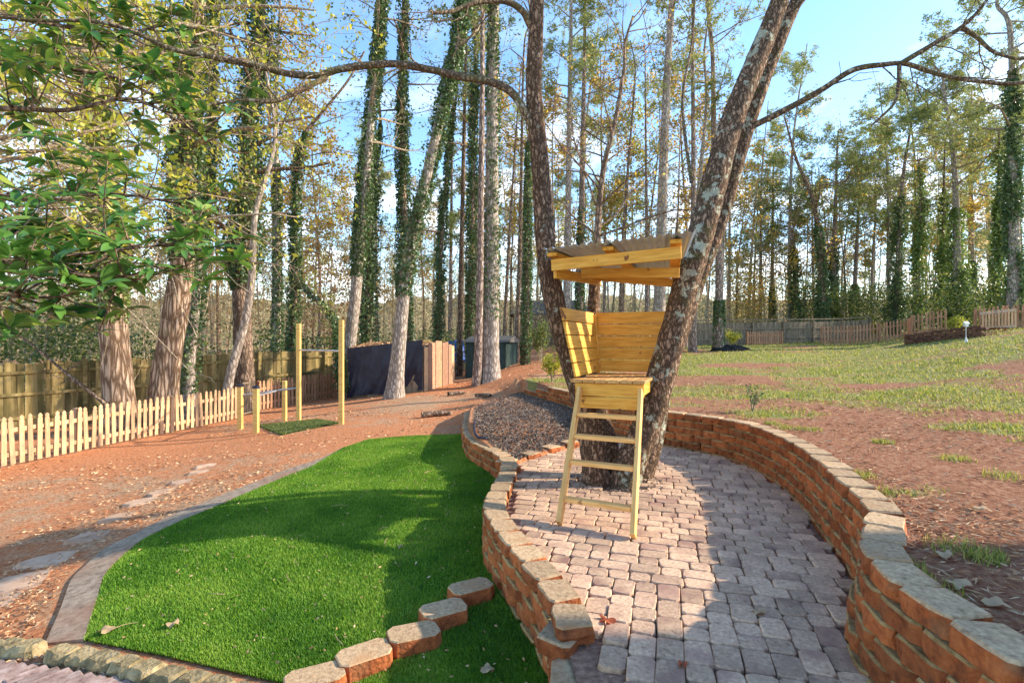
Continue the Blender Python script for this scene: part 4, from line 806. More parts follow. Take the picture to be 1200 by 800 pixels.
# the house whose shade falls over the near patio
wing = empty('house_wing', (11, -1.6, 0), 'pale sided house wing standing on the lawn beside the patio', 'house')
g = Geo(); g.box((0, 0, 1.9), (7, 10, 3.8)); g.build('wall', M['siding'], wing)
g = Geo(); V = [(-3.9, -5.4, 3.7), (3.9, -5.4, 3.7), (3.9, 5.3, 3.7), (-3.9, 5.3, 3.7), (0, -5.4, 5.2), (0, 5.3, 5.2)]; g.add(V, [(0, 4, 5, 3), (1, 2, 5, 4)]); g.add(V, [(0, 1, 4), (2, 3, 5)]); g.build('roof', M['roof'], wing)
# ------------------------------------------------------------------ trees of the wood
TREE_GROUP = 'trees of the wood round the yard'
def wood_tree(name, label, pts, Y, r0, H, bk='bark_pine', ivy=None, br=12, brz=.45, brL=2.6, crown=None, n_leaf=0, leaf='needles', seed=0, sides=10, flare=1.35, amp=.06, lev=2, up=.1, cat='tree', leaf_s=.12, droop=0., nsub=(4, 3, 3)):
    """pts: pixel track of the trunk from low to high, at depth Y; carried on up to height H"""
    rg = np.random.default_rng(seed + 100); br = int(br * 1.25); n_leaf = int(n_leaf * 2) + (0 if crown == 'pine' else 350)
    P = Pz(pts, Y); P[:, 1] += np.linspace(0, rg.normal(0, .4), len(P))
    d0 = (P[1] - P[0]) / max(P[1][2] - P[0][2], .1); zg = G(P[0][0], P[0][1])
    if P[0][2] > zg + .3: b = P[0] - d0 * (P[0][2] - zg) * .6; b[2] = zg; P = np.vstack([b, P])
    P[0][2] = G(P[0][0], P[0][1]) - .15; r0 = r0 * .88
    if P[-1][2] < H:
        d = P[-1] - P[-2]; d /= d[2]; e = H - P[-1][2]; P = np.vstack([P, P[-1] + d * e * .5 + [rg.normal(0, .2), rg.normal(0, .2), 0], P[-1] + d * e * .9 + [rg.normal(0, .3), rg.normal(0, .3), e * .1]])
    base = np.array([P[0][0], P[0][1], zg]); root = empty(name, base, label, cat, TREE_GROUP)
    n = 60; C = spline(P, n); hz = (C[:, 2] - zg) / (H - zg); R = r0 * np.clip(1 - .78 * np.clip(hz, 0, 1), .08, 1) * (1 + (flare - 1) * np.exp(-np.clip(C[:, 2] - zg, 0, 9) / .5))
    g = Geo(); g.tube(C, R, sides, rough=rough_fn(seed, amp)); g.build('trunk', M[bk], root, smooth=True, loc=base)
    tips = []; crown_g = None
    if br:
        g = Geo()
        for k in range(br):
            f = brz + (1 - brz) * (k + rg.random()) / br; i = min(int(np.searchsorted(hz, f)), n - 2); th = rg.uniform(0, 2 * np.pi)
            d = np.array([math.cos(th), math.sin(th), up + rg.uniform(-.1, .5)]); grow(g, tips, C[i], d, brL * rg.uniform(.5, 1.2) * (1.15 - .55 * (f - brz) / (1 - brz)), max(R[i] * .38, .018), 0, lev, rg, nc=nsub, wander=.2, droop=droop)
        crown_g = g
    if ivy:
        z0, z1, th, cnt, mt = ivy; cnt = int(cnt * 3.0); th = th * (.42 if Y < 27 else .55); f = z0 + (z1 - z0) * rng.random(cnt)**.9; i = np.clip((f * (n - 1)).astype(int), 0, n - 1)
        hs = np.interp(f * (H - zg) + zg, C[:, 2], np.arange(n)); i = np.clip(hs.astype(int), 0, n - 2); c = C[i] + (C[i + 1] - C[i]) * (hs - i)[:, None]; a = rng.uniform(0, 2 * np.pi, cnt)
        lump = .25 + 1.9 * fbm(c[:, 2] * 1.1 + seed, a * 1.2, seed)**1.5 * 1.6; env = S((f - z0) / .06) * S((z1 - f) / (.1 * (z1 - z0))) 
        rad = R[i] + .02 + th * lump * env * rng.random(cnt)**1.1; ctr = c + np.stack([np.cos(a), np.sin(a), 0 * a], 1) * rad[:, None]
        keep = (fbm(c[:, 2] * .55 + seed * 3, a * .8, seed + 9) > (.34 if Y < 27 else .4) + .16 * f) | (rng.random(cnt) < .15); ctr = ctr[keep]; V, Fq = quads(ctr, .1 if Y < 27 else .14, .85); g = Geo(); g.add(V, Fq); g.build('ivy', M[mt], root, loc=base)
    if n_leaf and tips:
        T = np.array(tips); T = T[T[:, 2] > zg + .35 * (H - zg)] if len(T) > 20 else T
        c = T[rng.integers(0, len(T), n_leaf)] + rng.normal(0, .2 if crown != 'pine' else .16, (n_leaf, 3))
        if crown == 'pine': V, Fq = tufts(c, .2, .055, 8); crown_g.add(V, Fq, 1)
        else: V, Fq = quads(c, leaf_s, .6); crown_g.add(V, Fq, 1)
    if crown_g: crown_g.build('crown', [M['twig' if bk != 'bark_brown' else 'bark_brown'], M[leaf]], root, loc=base)
    return root
W = wood_tree
# the pair of oaks behind the picket fence
def gY(px, py): return float(on_ground(px, py)[1])
W('oak_tree', 'thick furrowed upright oak trunk behind the tan picket fence, under the magnolia', [(143, 500), (139, 440), (136, 380), (134, 330), (128, 250), (120, 150), (112, 40)], 13.6, .39, 17, 'bark_oak', ivy=(.16, .8, .35, 3800, 'ivy_bright'), br=14, brz=.38, brL=3.2, n_leaf=1600, leaf='lime', seed=1, sides=26, amp=.1, leaf_s=.16)
W('oak_tree', 'thick furrowed leaning oak trunk behind the tan picket fence', [(186, 492), (194, 430), (203, 370), (210, 310), (212, 230), (214, 130), (222, 20)], 14.2, .4, 18, 'bark_oak', ivy=(.24, .85, .4, 4500, 'ivy'), br=14, brz=.38, brL=3.2, n_leaf=1200, leaf='lime', seed=2, sides=26, amp=.1, leaf_s=.15)
W('oak_tree', 'slender pale trunk tangled in ivy close behind the leaning oak', [(222, 480), (220, 420), (224, 360), (232, 250), (238, 120), (242, 0)], 15.6, .2, 15, 'bark_grey', ivy=(.05, .8, .3, 2400, 'ivy'), br=10, brz=.3, brL=2.5, n_leaf=500, leaf='lime', seed=3)
W('ivy_tree', 'broad ivy smothered trunk rising between the oaks and the exercise posts', [(287, 470), (283, 380), (281, 320), (285, 240), (288, 150), (298, 60), (304, -20)], 17., .36, 19, 'bark_brown', ivy=(.2, .95, .75, 8500, 'ivy'), br=16, brz=.25, brL=2.6, n_leaf=300, leaf='shrub', seed=4)
W('leaning_tree', 'thin pale bare trunk leaning over the end of the tan picket fence', [(260, 482), (268, 450), (277, 415), (288, 375), (296, 320), (300, 250)], 15.4, .16, 10, 'bark_grey', br=7, brz=.4, brL=1.8, seed=5, flare=1.1)
W('ivy_tree', 'slim ivy clad trunk with forked top behind the tall exercise posts', [(343, 420), (343, 380), (344, 300), (343, 230), (352, 160), (372, 130)], 20., .17, 13, 'bark_brown', ivy=(.0, .75, .22, 2600, 'ivy'), br=12, brz=.45, brL=2.8, seed=6)
W('ivy_tree', 'slim grey green trunk just behind the broad ivy smothered trunk', [(325, 420), (325, 350), (324, 250), (322, 120), (326, 0)], 21., .17, 18, 'bark_grey', ivy=(.0, .5, .15, 1500, 'ivy'), br=12, brz=.3, brL=2.6, n_leaf=300, leaf='yellow', seed=7)
W('fallen_tree', 'ivy covered dead trunk slanting down behind the exercise posts', [(397, 405), (390, 378), (372, 358), (352, 343), (332, 322)], 19., .12, 4.4, 'bark_brown', ivy=(.05, .98, .2, 900, 'ivy'), br=3, brz=.5, brL=1., seed=8, flare=1)
W('ivy_tree', 'tall ivy clad trunk with bare pale foot at the end of the dark shed', [(405, 466), (410, 400), (416, 340), (422, 260), (430, 170), (438, 80), (446, 0)], gY(405, 466), .27, 20, 'bark_grey', ivy=(.22, .95, .3, 5200, 'ivy'), br=14, brz=.45, brL=2.8, n_leaf=350, leaf='shrub', seed=9)
W('ivy_tree', 'dark leafy trunk standing just behind the roof of the dark shed', [(432, 420), (431, 340), (434, 260), (440, 180)], 22., .2, 12, 'bark_brown', ivy=(.0, .9, .5, 3600, 'ivy'), br=10, brz=.4, brL=2, seed=10)
W('ivy_tree', 'straight tall ivy column rising behind the leaning ivy trunk', [(474, 430), (475, 330), (473, 240), (472, 120), (474, 0)], 22.5, .24, 21, 'bark_brown', ivy=(.0, .97, .3, 6000, 'ivy'), br=14, brz=.5, brL=2.6, seed=11)
W('ivy_tree', 'leaning ivy trunk with pale bare foot in front of the tarpaulin shed', [(461, 467), (465, 440), (469, 400), (476, 330), (487, 270), (502, 210), (518, 145), (535, 75), (548, 10)], gY(461, 467), .27, 19, 'bark_grey', ivy=(.17, .97, .26, 5600, 'ivy'), br=12, brz=.55, brL=2.6, n_leaf=200, leaf='shrub', seed=12, flare=1.6)
W('ivy_tree', 'thin ivy stem crossing behind the striped end of the shed', [(513, 425), (514, 350), (517, 260), (522, 200), (528, 130)], 24., .17, 15, 'bark_brown', ivy=(.0, .85, .25, 3000, 'ivy'), br=12, brz=.4, brL=2.4, seed=13)
W('pine_tree', 'slender brown pine with bare stem just beyond the striped shed end', [(538, 440), (540, 340), (543, 220), (546, 90)], 25., .17, 20, 'bark_brown', br=12, brz=.6, brL=2.4, crown='pine', n_leaf=350, seed=14)
W('ivy_tree', 'dark ivy column between the two bare stems beside the green shed', [(551, 438), (552, 360), (553, 240), (555, 120), (556, 20)], 24., .22, 20, 'bark_brown', ivy=(.05, .85, .24, 4200, 'ivy'), br=12, brz=.5, brL=2.6, n_leaf=250, leaf='shrub', seed=15)
W('pine_tree', 'thin dark bare pine stem standing on the litter in front of the green shed', [(558, 453), (561, 400), (563, 300), (565, 150), (566, 0)], gY(558, 453), .17, 20, 'bark_pine', br=10, brz=.6, brL=2.2, crown='pine', n_leaf=350, seed=16)
W('pine_tree', 'thick grey pine trunk with ivy flecks standing in front of the green shed', [(574, 447), (575, 380), (576, 280), (577, 150), (579, 20)], gY(574, 447), .36, 22, 'bark_grey', ivy=(.1, .8, .1, 1700, 'ivy'), br=12, brz=.6, brL=2.8, crown='pine', n_leaf=500, seed=17, sides=16)
W('bare_tree', 'thin leaning bare stem just past the green shed window', [(590, 432), (594, 330), (602, 200), (610, 90)], 28., .13, 17, 'bark_brown', br=14, brz=.35, brL=2.2, seed=18)
W('bare_tree', 'slim brown trunk rising by the stump near the green shed', [(605, 425), (608, 330), (611, 200), (614, 60)], 29., .17, 20, 'bark_brown', br=14, brz=.45, brL=2.4, n_leaf=200, leaf='yellow', leaf_s=.14, seed=19)
W('ivy_tree', 'slim ivy trunk in front of the dark far fence', [(615, 436), (617, 380), (618, 300), (619, 180)], 23., .16, 18, 'bark_brown', ivy=(.0, .55, .16, 1800, 'ivy'), br=10, brz=.5, brL=2.2, seed=20)
W('pine_tree', 'tall grey pine behind the treehouse next to the bent dark trunk', [(663, 425), (665, 300), (667, 150), (669, 0)], 27., .25, 23, 'bark_grey', br=12, brz=.55, brL=2.8, crown='pine', n_leaf=450, seed=21)
W('pine_tree', 'tall purplish pine seen through the open side of the treehouse', [(678, 420), (680, 300), (682, 150), (684, 0)], 30., .26, 24, 'bark_pine', ivy=(.0, .35, .1, 900, 'ivy'), br=12, brz=.5, brL=3., crown='pine', n_leaf=450, seed=22)
W('bare_tree', 'spreading bare hardwood whose crooked boughs fan out above the treehouse roof', [(697, 420), (699, 330), (700, 260), (706, 200), (718, 150), (728, 90)], 15.5, .16, 11, 'bark_brown', br=20, brz=.35, brL=3.6, n_leaf=260, leaf='yellow', leaf_s=.09, seed=23, up=.35)
W('bare_tree', 'thin dark trunk framed between roof and back boards of the treehouse', [(727, 420), (728, 330), (733, 230), (742, 120)], 27., .13, 17, 'bark_brown', br=12, brz=.4, brL=2.4, seed=24)
W('pine_tree', 'thick pale grey pine rising straight above the treehouse roof', [(770, 415), (772, 330), (774, 200), (777, 90), (780, 0)], 26., .36, 24, 'bark_grey', br=12, brz=.68, brL=3., crown='pine', n_leaf=500, seed=25, sides=16)
W('pine_tree', 'slender purplish pine beside the thick pale grey pine', [(758, 420), (758, 300), (757, 180), (756, 60)], 33., .17, 20, 'bark_pine', br=14, brz=.4, brL=2.4, crown='pine', n_leaf=250, seed=26)
W('pine_tree', 'reddish pine stem beside the lichen covered leaning trunk', [(812, 425), (811, 320), (810, 200), (808, 80), (806, 0)], 27., .2, 22, 'bark_pine', br=12, brz=.55, brL=2.6, crown='pine', n_leaf=300, seed=27)
W('pine_tree', 'pine with pale sunlit edge standing on the lawn next to the black tarpaulin', [(842, 413), (843, 360), (843, 290), (838, 180), (836, 60)], gY(842, 412), .26, 23, 'bark_pine', ivy=(.0, .12, .08, 500, 'ivy'), br=14, brz=.5, brL=3., crown='pine', n_leaf=350, seed=28, sides=14)
W('bare_tree', 'short grey trunk at the foot of the leaning trunk beyond the lawn edge', [(811, 413), (812, 385), (815, 330), (818, 240), (828, 120)], gY(811, 413), .2, 19, 'bark_grey', br=18, brz=.35, brL=2.6, n_leaf=350, leaf='yellow', seed=29)
W('bare_tree', 'thin twiggy tree between the treehouse roof and the reddish pine', [(792, 420), (790, 330), (795, 250), (798, 160)], 25., .1, 12, 'bark_brown', br=16, brz=.25, brL=2.4, n_leaf=150, leaf='yellow', leaf_s=.1, seed=30)
# the wood beyond the back lawn
RT = [
 ('hardwood_tree', 'crooked hardwood with ivy foot and long bare leader behind the grey fence', [(963, 395), (962, 330), (957, 270), (948, 230), (930, 190), (915, 140)], 38., .32, 17, 'bark_brown', (.0, .55, .4, 3200, 'ivy'), 14, .35, 4., None, 200, 'yellow'),
 ('pine_tree', 'tall flat topped pine standing behind the crooked ivy footed hardwood', [(976, 390), (976, 300), (977, 220), (978, 160)], 42., .3, 18, 'bark_pine', (.0, .5, .35, 2600, 'ivy'), 22, .5, 4.2, 'pine', 1500, 'needles'),
 ('pine_tree', 'pine with ivy sheathed lower trunk, first behind the red picket run', [(1000, 390), (1003, 300), (1007, 220), (1010, 180)], 44., .26, 17, 'bark_pine', (.0, .3, .3, 1400, 'ivy'), 18, .5, 3.6, 'pine', 900, 'needles'),
 ('ivy_tree', 'dark ivy column behind the middle of the red picket run', [(1048, 390), (1050, 320), (1051, 260), (1054, 200)], 38., .24, 20, 'bark_pine', (.0, .55, .7, 3600, 'ivy'), 18, .55, 4., 'pine', 1400, 'needles'),
 ('ivy_tree', 'bright ivy column with curling top behind the dark brick planter', [(1074, 390), (1075, 320), (1077, 250), (1074, 195)], 36., .2, 14, 'bark_brown', (.0, .95, .7, 4200, 'ivy_bright'), 10, .6, 2.4, None, 0, 'needles'),
 ('ivy_tree', 'slender dark ivy column between two thicker ivy trunks above the planter', [(1102, 385), (1102, 320), (1101, 240), (1100, 170)], 37., .17, 16, 'bark_brown', (.0, .72, .6, 3400, 'ivy_bright'), 10, .6, 2.6, None, 100, 'yellow'),
 ('pine_tree', 'pale forked pine rising out of a broad ivy skirt above the planter', [(1122, 385), (1121, 300), (1118, 215), (1112, 160), (1103, 110)], 35., .33, 20, 'bark_grey', (.0, .45, .8, 4200, 'ivy_bright'), 16, .5, 4., 'pine', 1500, 'needles'),
 ('ivy_tree', 'feathery bright ivy column with pointed top near the gate', [(1168, 380), (1168, 300), (1163, 220), (1160, 155)], 33., .2, 14, 'bark_brown', (.0, .98, .75, 4600, 'ivy_bright'), 8, .6, 2., None, 0, 'needles'),
 ('pine_tree', 'massive dark green ivy trunk towering above the pale gate', [(1188, 375), (1189, 300), (1188, 220), (1188, 120), (1184, 30)], 29., .38, 22, 'bark_grey', (.0, .72, .42, 6200, 'ivy'), 18, .5, 4., 'pine', 1500, 'needles'),
 ('ivy_tree', 'low dark ivy clad trunk beside the yellow thicket', [(934, 390), (934, 330), (935, 280)], 40., .22, 12, 'bark_brown', (.0, .7, .6, 2600, 'ivy'), 14, .4, 3., None, 300, 'yellow'),
 ('pine_tree', 'pine rising behind the yellow thicket at the lawn corner', [(905, 395), (905, 320), (906, 240), (907, 195)], 46., .24, 17, 'bark_pine', (.0, .3, .2, 900, 'ivy'), 18, .4, 3.2, 'pine', 900, 'needles'),
 ('bare_tree', 'twiggy grey hardwood behind the lawn pine and the yellow thicket', [(876, 400), (877, 330), (880, 260), (882, 220)], 42., .18, 14, 'bark_grey', None, 20, .25, 3.2, None, 700, 'yellow'),
 ('bare_tree', 'grey hardwood with a dusting of yellow leaves behind the grey fence', [(1022, 392), (1021, 320), (1024, 240), (1020, 180)], 46., .2, 16, 'bark_grey', None, 20, .3, 3.4, None, 900, 'yellow'),
 ('pine_tree', 'second pine close behind the pale forked pine', [(1140, 385), (1141, 280), (1143, 180), (1146, 100)], 44., .27, 21, 'bark_pine', (.0, .3, .4, 1800, 'ivy'), 18, .45, 3.6, 'pine', 1300, 'needles'),
]
for k, (nm, lb, pts, Y, r0, H, bk, iv, br, brz, brL, cr, nl, lf) in enumerate(RT):
    W(nm, lb, pts, Y, r0, H, bk, ivy=iv and (iv[0], iv[1], iv[2] * .8, int(iv[3] * .8), iv[4]), br=br, brz=brz, brL=brL, crown=cr, n_leaf=int(nl * .7), leaf=lf, seed=40 + k, leaf_s=.17, nsub=(5, 4, 3))
# thin far trees: a few built, then copied
protos = []
for k in range(7):
    pr = W('far_tree', 'thin bare tree standing deep in the far wood', [(600, 420), (600 + random.gauss(0, 4), 300), (600 + random.gauss(0, 9), 150), (600 + random.gauss(0, 14), 20)], 34., .1 + .018 * k, 17 + .8 * k, ['bark_grey', 'bark_brown', 'bark_pine'][k % 3], ivy=None, br=18, brz=.25, brL=2.8, crown='pine' if k > 4 else None, n_leaf=900 if k > 4 else (1500 if k % 2 == 0 else 900), leaf=['yellow', 'tan', 'yellow', 'tan', 'lime', 'needles', 'needles'][k], seed=70 + k, leaf_s=.2)
    pr['group'] = 'thin trees deep in the far wood'; pr['label'] = ['slim grey far tree with sparse yellow leaves deep in the wood', 'slim brown far tree with tan leaves deep in the wood', 'slim purplish far tree with yellow leaves deep in the wood', 'pale grey far tree with thin tan leaves deep in the wood', 'brown far tree with lime green leaves deep in the wood', 'purplish far pine with loose green needle tufts deep in the wood', 'pale grey far pine with green needle tufts deep in the wood'][k]; protos.append(pr)
def copy_tree(src, loc, rz, sc):
    c = src.copy(); COL.objects.link(c); c.location = loc; c.rotation_euler = (0, 0, rz); c.scale = (sc, sc, sc)
    for ch in src.children: d = ch.copy(); COL.objects.link(d); d.parent = c
    return c
fr_ = np.random.default_rng(11); px_ = np.concatenate([np.linspace(-20, 640, 34), np.linspace(640, 870, 13), np.linspace(862, 1225, 22)]); slots = list(zip(px_ + fr_.normal(0, 9, len(px_)), fr_.uniform(30, 58, len(px_))))
first = True
for k, (px, Y) in enumerate(slots):
    if px > 850: Y = 40 + (Y - 30) * .8
    x = (px - CX) / F * Y; loc = (x, Y, G(x, Y) - .05)
    if k < 7: protos[k].location = loc; protos[k].rotation_euler = (0, 0, fr_.uniform(0, 6.28)); continue
    copy_tree(protos[k % 5] if px < 850 and k % 4 else protos[[5, 6, 0, 5, 6, 1, 2][k % 7]], loc, fr_.uniform(0, 6.28), fr_.uniform(.75, 1.15))

# ------------------------------------------------------------------ undergrowth masses and shrubs
def cloud(name, label, cat, boxes, mat, size, n, asp=.6, kind='stuff', stems=0):
    """leaf mass: boxes of (px0, px1, py0, py1, Y0, Y1, weight)"""
    w = np.array([b[6] for b in boxes], float); w /= w.sum(); C = []
    for b, q in zip(boxes, w):
        m = int(n * q); px = rng.uniform(b[0], b[1], m); Y = rng.uniform(b[4], b[5], m); x = (px - CX) / F * Y; ztop = EYE - (b[2] - CY) / F * (b[4] + b[5]) / 2
        zg = gz(x, Y); h = (ztop - zg) * (.35 + 1.0 * fbm(x * .45, Y * .45, 51)); z = zg + np.clip(h, .2, None) * rng.random(m)**.8
        keep = fbm(x * .8 + z * .3, z * .8 + Y * .5, 53) > .44; C.append(np.stack([x, Y, z], 1)[keep])
    C = np.concatenate(C); V, Fq = quads(C, size, asp); g = Geo(); g.add(V, Fq); o = g.build(name, M[mat]); return tag(o, label, cat, kind=kind)
cloud('undergrowth', 'mixed green undergrowth along the mossy board fence', 'undergrowth', [(-60, 130, 345, 0, 15.5, 19, 1.3), (130, 330, 372, 0, 19, 23, .8), (330, 420, 385, 0, 21, 25, .6), (420, 560, 385, 0, 26, 32, .8)], 'shrub', .13, 26000)
cloud('undergrowth', 'pale yellow brush filling the wood behind the sheds', 'undergrowth', [(-60, 300, 300, 0, 24, 40, 1), (300, 650, 320, 0, 30, 48, 1.2), (640, 860, 350, 0, 36, 50, .8)], 'tan', .13, 60000)
cloud('undergrowth', 'rust coloured leafy thicket in the wood behind the exercise posts', 'undergrowth', [(340, 420, 265, 0, 30, 36, 1), (850, 960, 330, 0, 46, 52, .6), (240, 330, 330, 0, 32, 38, .3)], 'rust', .2, 6000)
cloud('undergrowth', 'dark evergreen undergrowth behind the grey board fence', 'undergrowth', [(920, 1060, 335, 0, 38, 44, 1.4), (1060, 1215, 330, 0, 31, 40, 1.2)], 'shrub', .16, 36000)
cloud('undergrowth', 'yellow leaved thicket behind the corner of the back lawn', 'undergrowth', [(855, 935, 300, 0, 37, 42, 1.2)], 'yellow', .16, 9000)
cloud('treeline', 'distant tan winter woodland closing the view', 'treeline', [(-150, 1350, 290, 0, 60, 95, 1)], 'tan', .27, 130000)
g = Geo(); a_ = np.linspace(math.radians(-80), math.radians(80), 260); rr = np.linspace(100, 150, 26); A_, R_2 = np.meshgrid(a_, rr, indexing='ij'); X_, Y_ = np.sin(A_) * R_2, np.cos(A_) * R_2
t_ = (R_2 - 100) / 50; Z_ = 1.0 + (9.5 + 6 * (fbm(A_ * 14, R_2 * .02, 61) - .5)) * S(t_ * 2.2) + 4.2 * (fbm(X_ * .35, R_2 * .35, 63) - .5) * S(t_ * 3); i_ = np.arange(259)[:, None] * 26; j_ = np.arange(25)[None]
g.add(np.stack([X_, Y_, Z_], -1).reshape(-1, 3), np.stack([i_ + j_, i_ + j_ + 1, i_ + 27 + j_, i_ + 26 + j_], -1).reshape(-1, 4)[:, ::-1])
M['ridge'] = surf('winter ridge', [(.3, (.1, .085, .04)), (.45, (.2, .165, .085)), (.6, (.3, .25, .14)), (.75, (.42, .36, .24))], scale=1.6, stretch=(1, 1, .35), rough=1, bump=.8, bscale=1.2, vary=0, dist=.6, spec=.05)
tag(g.build('hill', M['ridge'], smooth=True), 'low tan wooded hill far behind the trees', 'hill', kind='structure')
g = Geo(); fw = np.random.default_rng(19)
for k in range(430):
    Y = fw.uniform(44, 96); x = fw.uniform(-1.15, 1.15) * Y; z = G(x, Y); h = fw.uniform(8, 19); l = fw.normal(0, .05, 2); top = np.array([x + l[0] * h, Y + l[1] * h, z + h]); b0 = np.array([x, Y, z - .2]); r = fw.uniform(.05, .13)
    g.tube([b0, (b0 + top) / 2 + [fw.normal(0, .25), 0, 0], top], [r, r * .75, r * .3], 4, cap=False)
    for q in range(5): f = fw.uniform(.3, .95); p = b0 + (top - b0) * f; d = np.array([fw.normal(0, 1), fw.normal(0, .6), fw.uniform(.2, 1.2)]) * fw.uniform(.8, 2.0); g.tube([p, p + d * .5, p + d + [0, 0, .2]], [r * .35, r * .25, r * .1], 3, cap=False)
tag(g.build('treeline', M['twig']), 'screen of bare grey trunks filling the distant wood', 'treeline', kind='stuff')
def shrub(px, py, h, r, label, mat, n=500, size=.08, stems=7):
    p = on_ground(px, py); root = empty('shrub', p, label, 'shrub'); g = Geo(); T = []
    for k in range(stems):
        th = rng.uniform(0, 6.28); e = np.array([math.cos(th) * r * rng.uniform(.3, 1), math.sin(th) * r * rng.uniform(.3, 1), h * rng.uniform(.6, 1)]); m = e * .5 + [0, 0, h * .12]; Q = spline([(0, 0, 0), m, e], 8); g.tube(Q, np.linspace(.012, .004, 8), 4); T.append(Q[3:])
    g.build('stems', M['twig'], root); T = np.concatenate(T); c = T[rng.integers(0, len(T), n)] + rng.normal(0, r * .18, (n, 3)); c[:, 2] = np.abs(c[:, 2]); V, Fq = quads(c, size, .5); g = Geo(); g.add(V, Fq); g.build('foliage', M[mat], root); return root
shrub(882, 484, .42, .2, 'small sparse dark shrub on bare clay above the block wall', 'ivy', 130, .05)
shrub(647, 449, .75, .4, 'yellow green shrub at the back of the curved block wall', 'lime', 700, .08)
shrub(634, 428, 1.7, .6, 'leafy bush in front of the dark far fence', 'shrub', 900, .12)
shrub(858, 408, 1.0, .6, 'yellow shrub against the grey fence by the black tarpaulin', 'lime', 700, .12)
shrub(1027, 397, 1.2, .6, 'yellow green shrub growing through the red pickets', 'lime', 800, .12)
shrub(1115, 392, .9, .7, 'low pale weeds growing in the dark brick planter', 'lime', 500, .12)
shrub(1196, 385, 1.6, .7, 'bush with dead leaves crowding the gate end', 'shrub', 700, .13)
# ------------------------------------------------------------------ magnolia in the near corner
mag_base = np.array([-6.6, 5.0, G(-6.6, 5.0)]); mag = empty('magnolia_tree', mag_base, 'glossy evergreen magnolia reaching in with big dark leaves', 'tree')
g = Geo(); mt = spline([mag_base, mag_base + [.1, .1, 2], mag_base + [.25, .05, 4.5], mag_base + [.2, .2, 8]], 40); g.tube(mt, np.linspace(.22, .07, 40), 14, rough=rough_fn(60)); g.build('trunk', M['bark_grey'], mag, smooth=True, loc=mag_base)
def leaf_mesh(seed, L=.17, w=.07):
    r = np.random.default_rng(seed); g = Geo(); n = 6; V = []; bend = r.uniform(.1, .6)
    for i in range(n + 1):
        t = i / n; ww = w / 2 * math.sin(math.pi * min(1, t * .93 + .05))**.8; z = -bend * L * t * t
        V += [(L * t, -ww, z + ww * .35), (L * t, 0, z), (L * t, ww, z + ww * .35)]
    q = [(3 * i + j, 3 * i + 3 + j, 3 * i + 4 + j, 3 * i + 1 + j) for i in range(n) for j in range(2)]; g.add(V, q); return g
LM = [leaf_mesh(k, .15 + .02 * k) for k in range(4)]; LMM = [mesh_of(g_, 'leaf', M['magnolia'], smooth=True) for g_ in LM]; LV = [np.concatenate(g_.V) for g_ in LM]; LF = [np.concatenate(g_.F[4]) for g_ in LM]
mr = np.random.default_rng(21); tw = Geo(); leaves = []
def bough(pts, r0, n_side):
    P = spline(Pz(pts), 40); tw.tube(P, np.linspace(r0, .008, 40), 7, rough=rough_fn(5)); out = [P[-1]]
    for k in range(n_side):
        i = mr.integers(6, 40); d = np.array([mr.normal(0, .7), mr.normal(0, .7), mr.normal(.1, .45)]); d /= np.linalg.norm(d); L = mr.uniform(.25, .75); Q = spline([P[i], P[i] + d * L * .5 + [0, 0, -.03], P[i] + d * L + [mr.normal(0, .05), 0, mr.uniform(-.02, .12)]], 7); tw.tube(Q, np.linspace(.009, .004, 7), 4); out += [Q[-1]]
        if mr.random() < .7: out.append(Q[4])
    return out
ros = []
for pts, r0, ns in [
    ([(-150, 215, 4.9), (-60, 262, 4.5), (0, 292, 4.2), (70, 300, 4.1), (150, 292, 4.2), (212, 286, 4.4)], .026, 34),
    ([(-150, 230, 4.8), (-40, 300, 4.2), (30, 322, 4.0), (90, 322, 4.0), (160, 330, 4.2)], .026, 30),
    ([(-150, 170, 5.0), (-30, 225, 4.6), (60, 235, 4.6), (130, 228, 4.8), (215, 240, 5.2)], .03, 34),
    ([(-150, 130, 5.0), (0, 128, 4.8), (80, 130, 4.8), (160, 118, 5.0), (235, 160, 5.4)], .03, 32),
    ([(-150, 100, 5.0), (0, 75, 5.0), (60, 80, 5.0), (130, 90, 5.2), (180, 112, 5.5)], .03, 28),
    ([(-150, 40, 5.0), (-20, 20, 5.2), (60, 30, 5.4), (130, 40, 5.6), (200, 30, 5.8)], .03, 30),
    ([(-150, 0, 5.0), (0, -50, 5.2), (100, -40, 5.4), (180, -20, 5.8)], .03, 26),
    ([(-150, 250, 4.6), (-60, 330, 4.0), (-10, 348, 3.8), (30, 345, 3.8)], .022, 14)]:
    ros += bough(pts, r0, ns)
tw.build('boughs', M['bark_brown'], mag, smooth=True, loc=mag_base)
ros = [c for c in ros if mr.random() < .9]
for c in ros:
    ax = np.array([mr.normal(0, .35), mr.normal(0, .35) - .15, 1.0]); ax /= np.linalg.norm(ax)
    for k in range(mr.integers(6, 10)):
        th = mr.uniform(0, 6.28); e = np.cross(ax, [math.cos(th), math.sin(th), .2]); e /= np.linalg.norm(e); d = e * 1.0 + ax * mr.uniform(-.25, .7); d /= np.linalg.norm(d); s = np.cross(ax, d); s /= np.linalg.norm(s); u = np.cross(d, s)
        sc = mr.uniform(.5, 1.1); leaves.append((mr.integers(0, 4), np.stack([d, s, u], 1) * sc, c + d * .015))
leaves.sort(key=lambda l: np.linalg.norm(l[2] - [0, 0, EYE]) if (l[2][0] / l[2][1] > -.97) else 99)
for k, Rm, c in leaves[:300]:
    o = bpy.data.objects.new('leaf', LMM[k]); COL.objects.link(o); o.parent = mag; mx = Matrix([[*Rm[0], c[0] - mag_base[0]], [*Rm[1], c[1] - mag_base[1]], [*Rm[2], c[2] - mag_base[2]], [0, 0, 0, 1]]); o.matrix_local = mx
g = Geo()
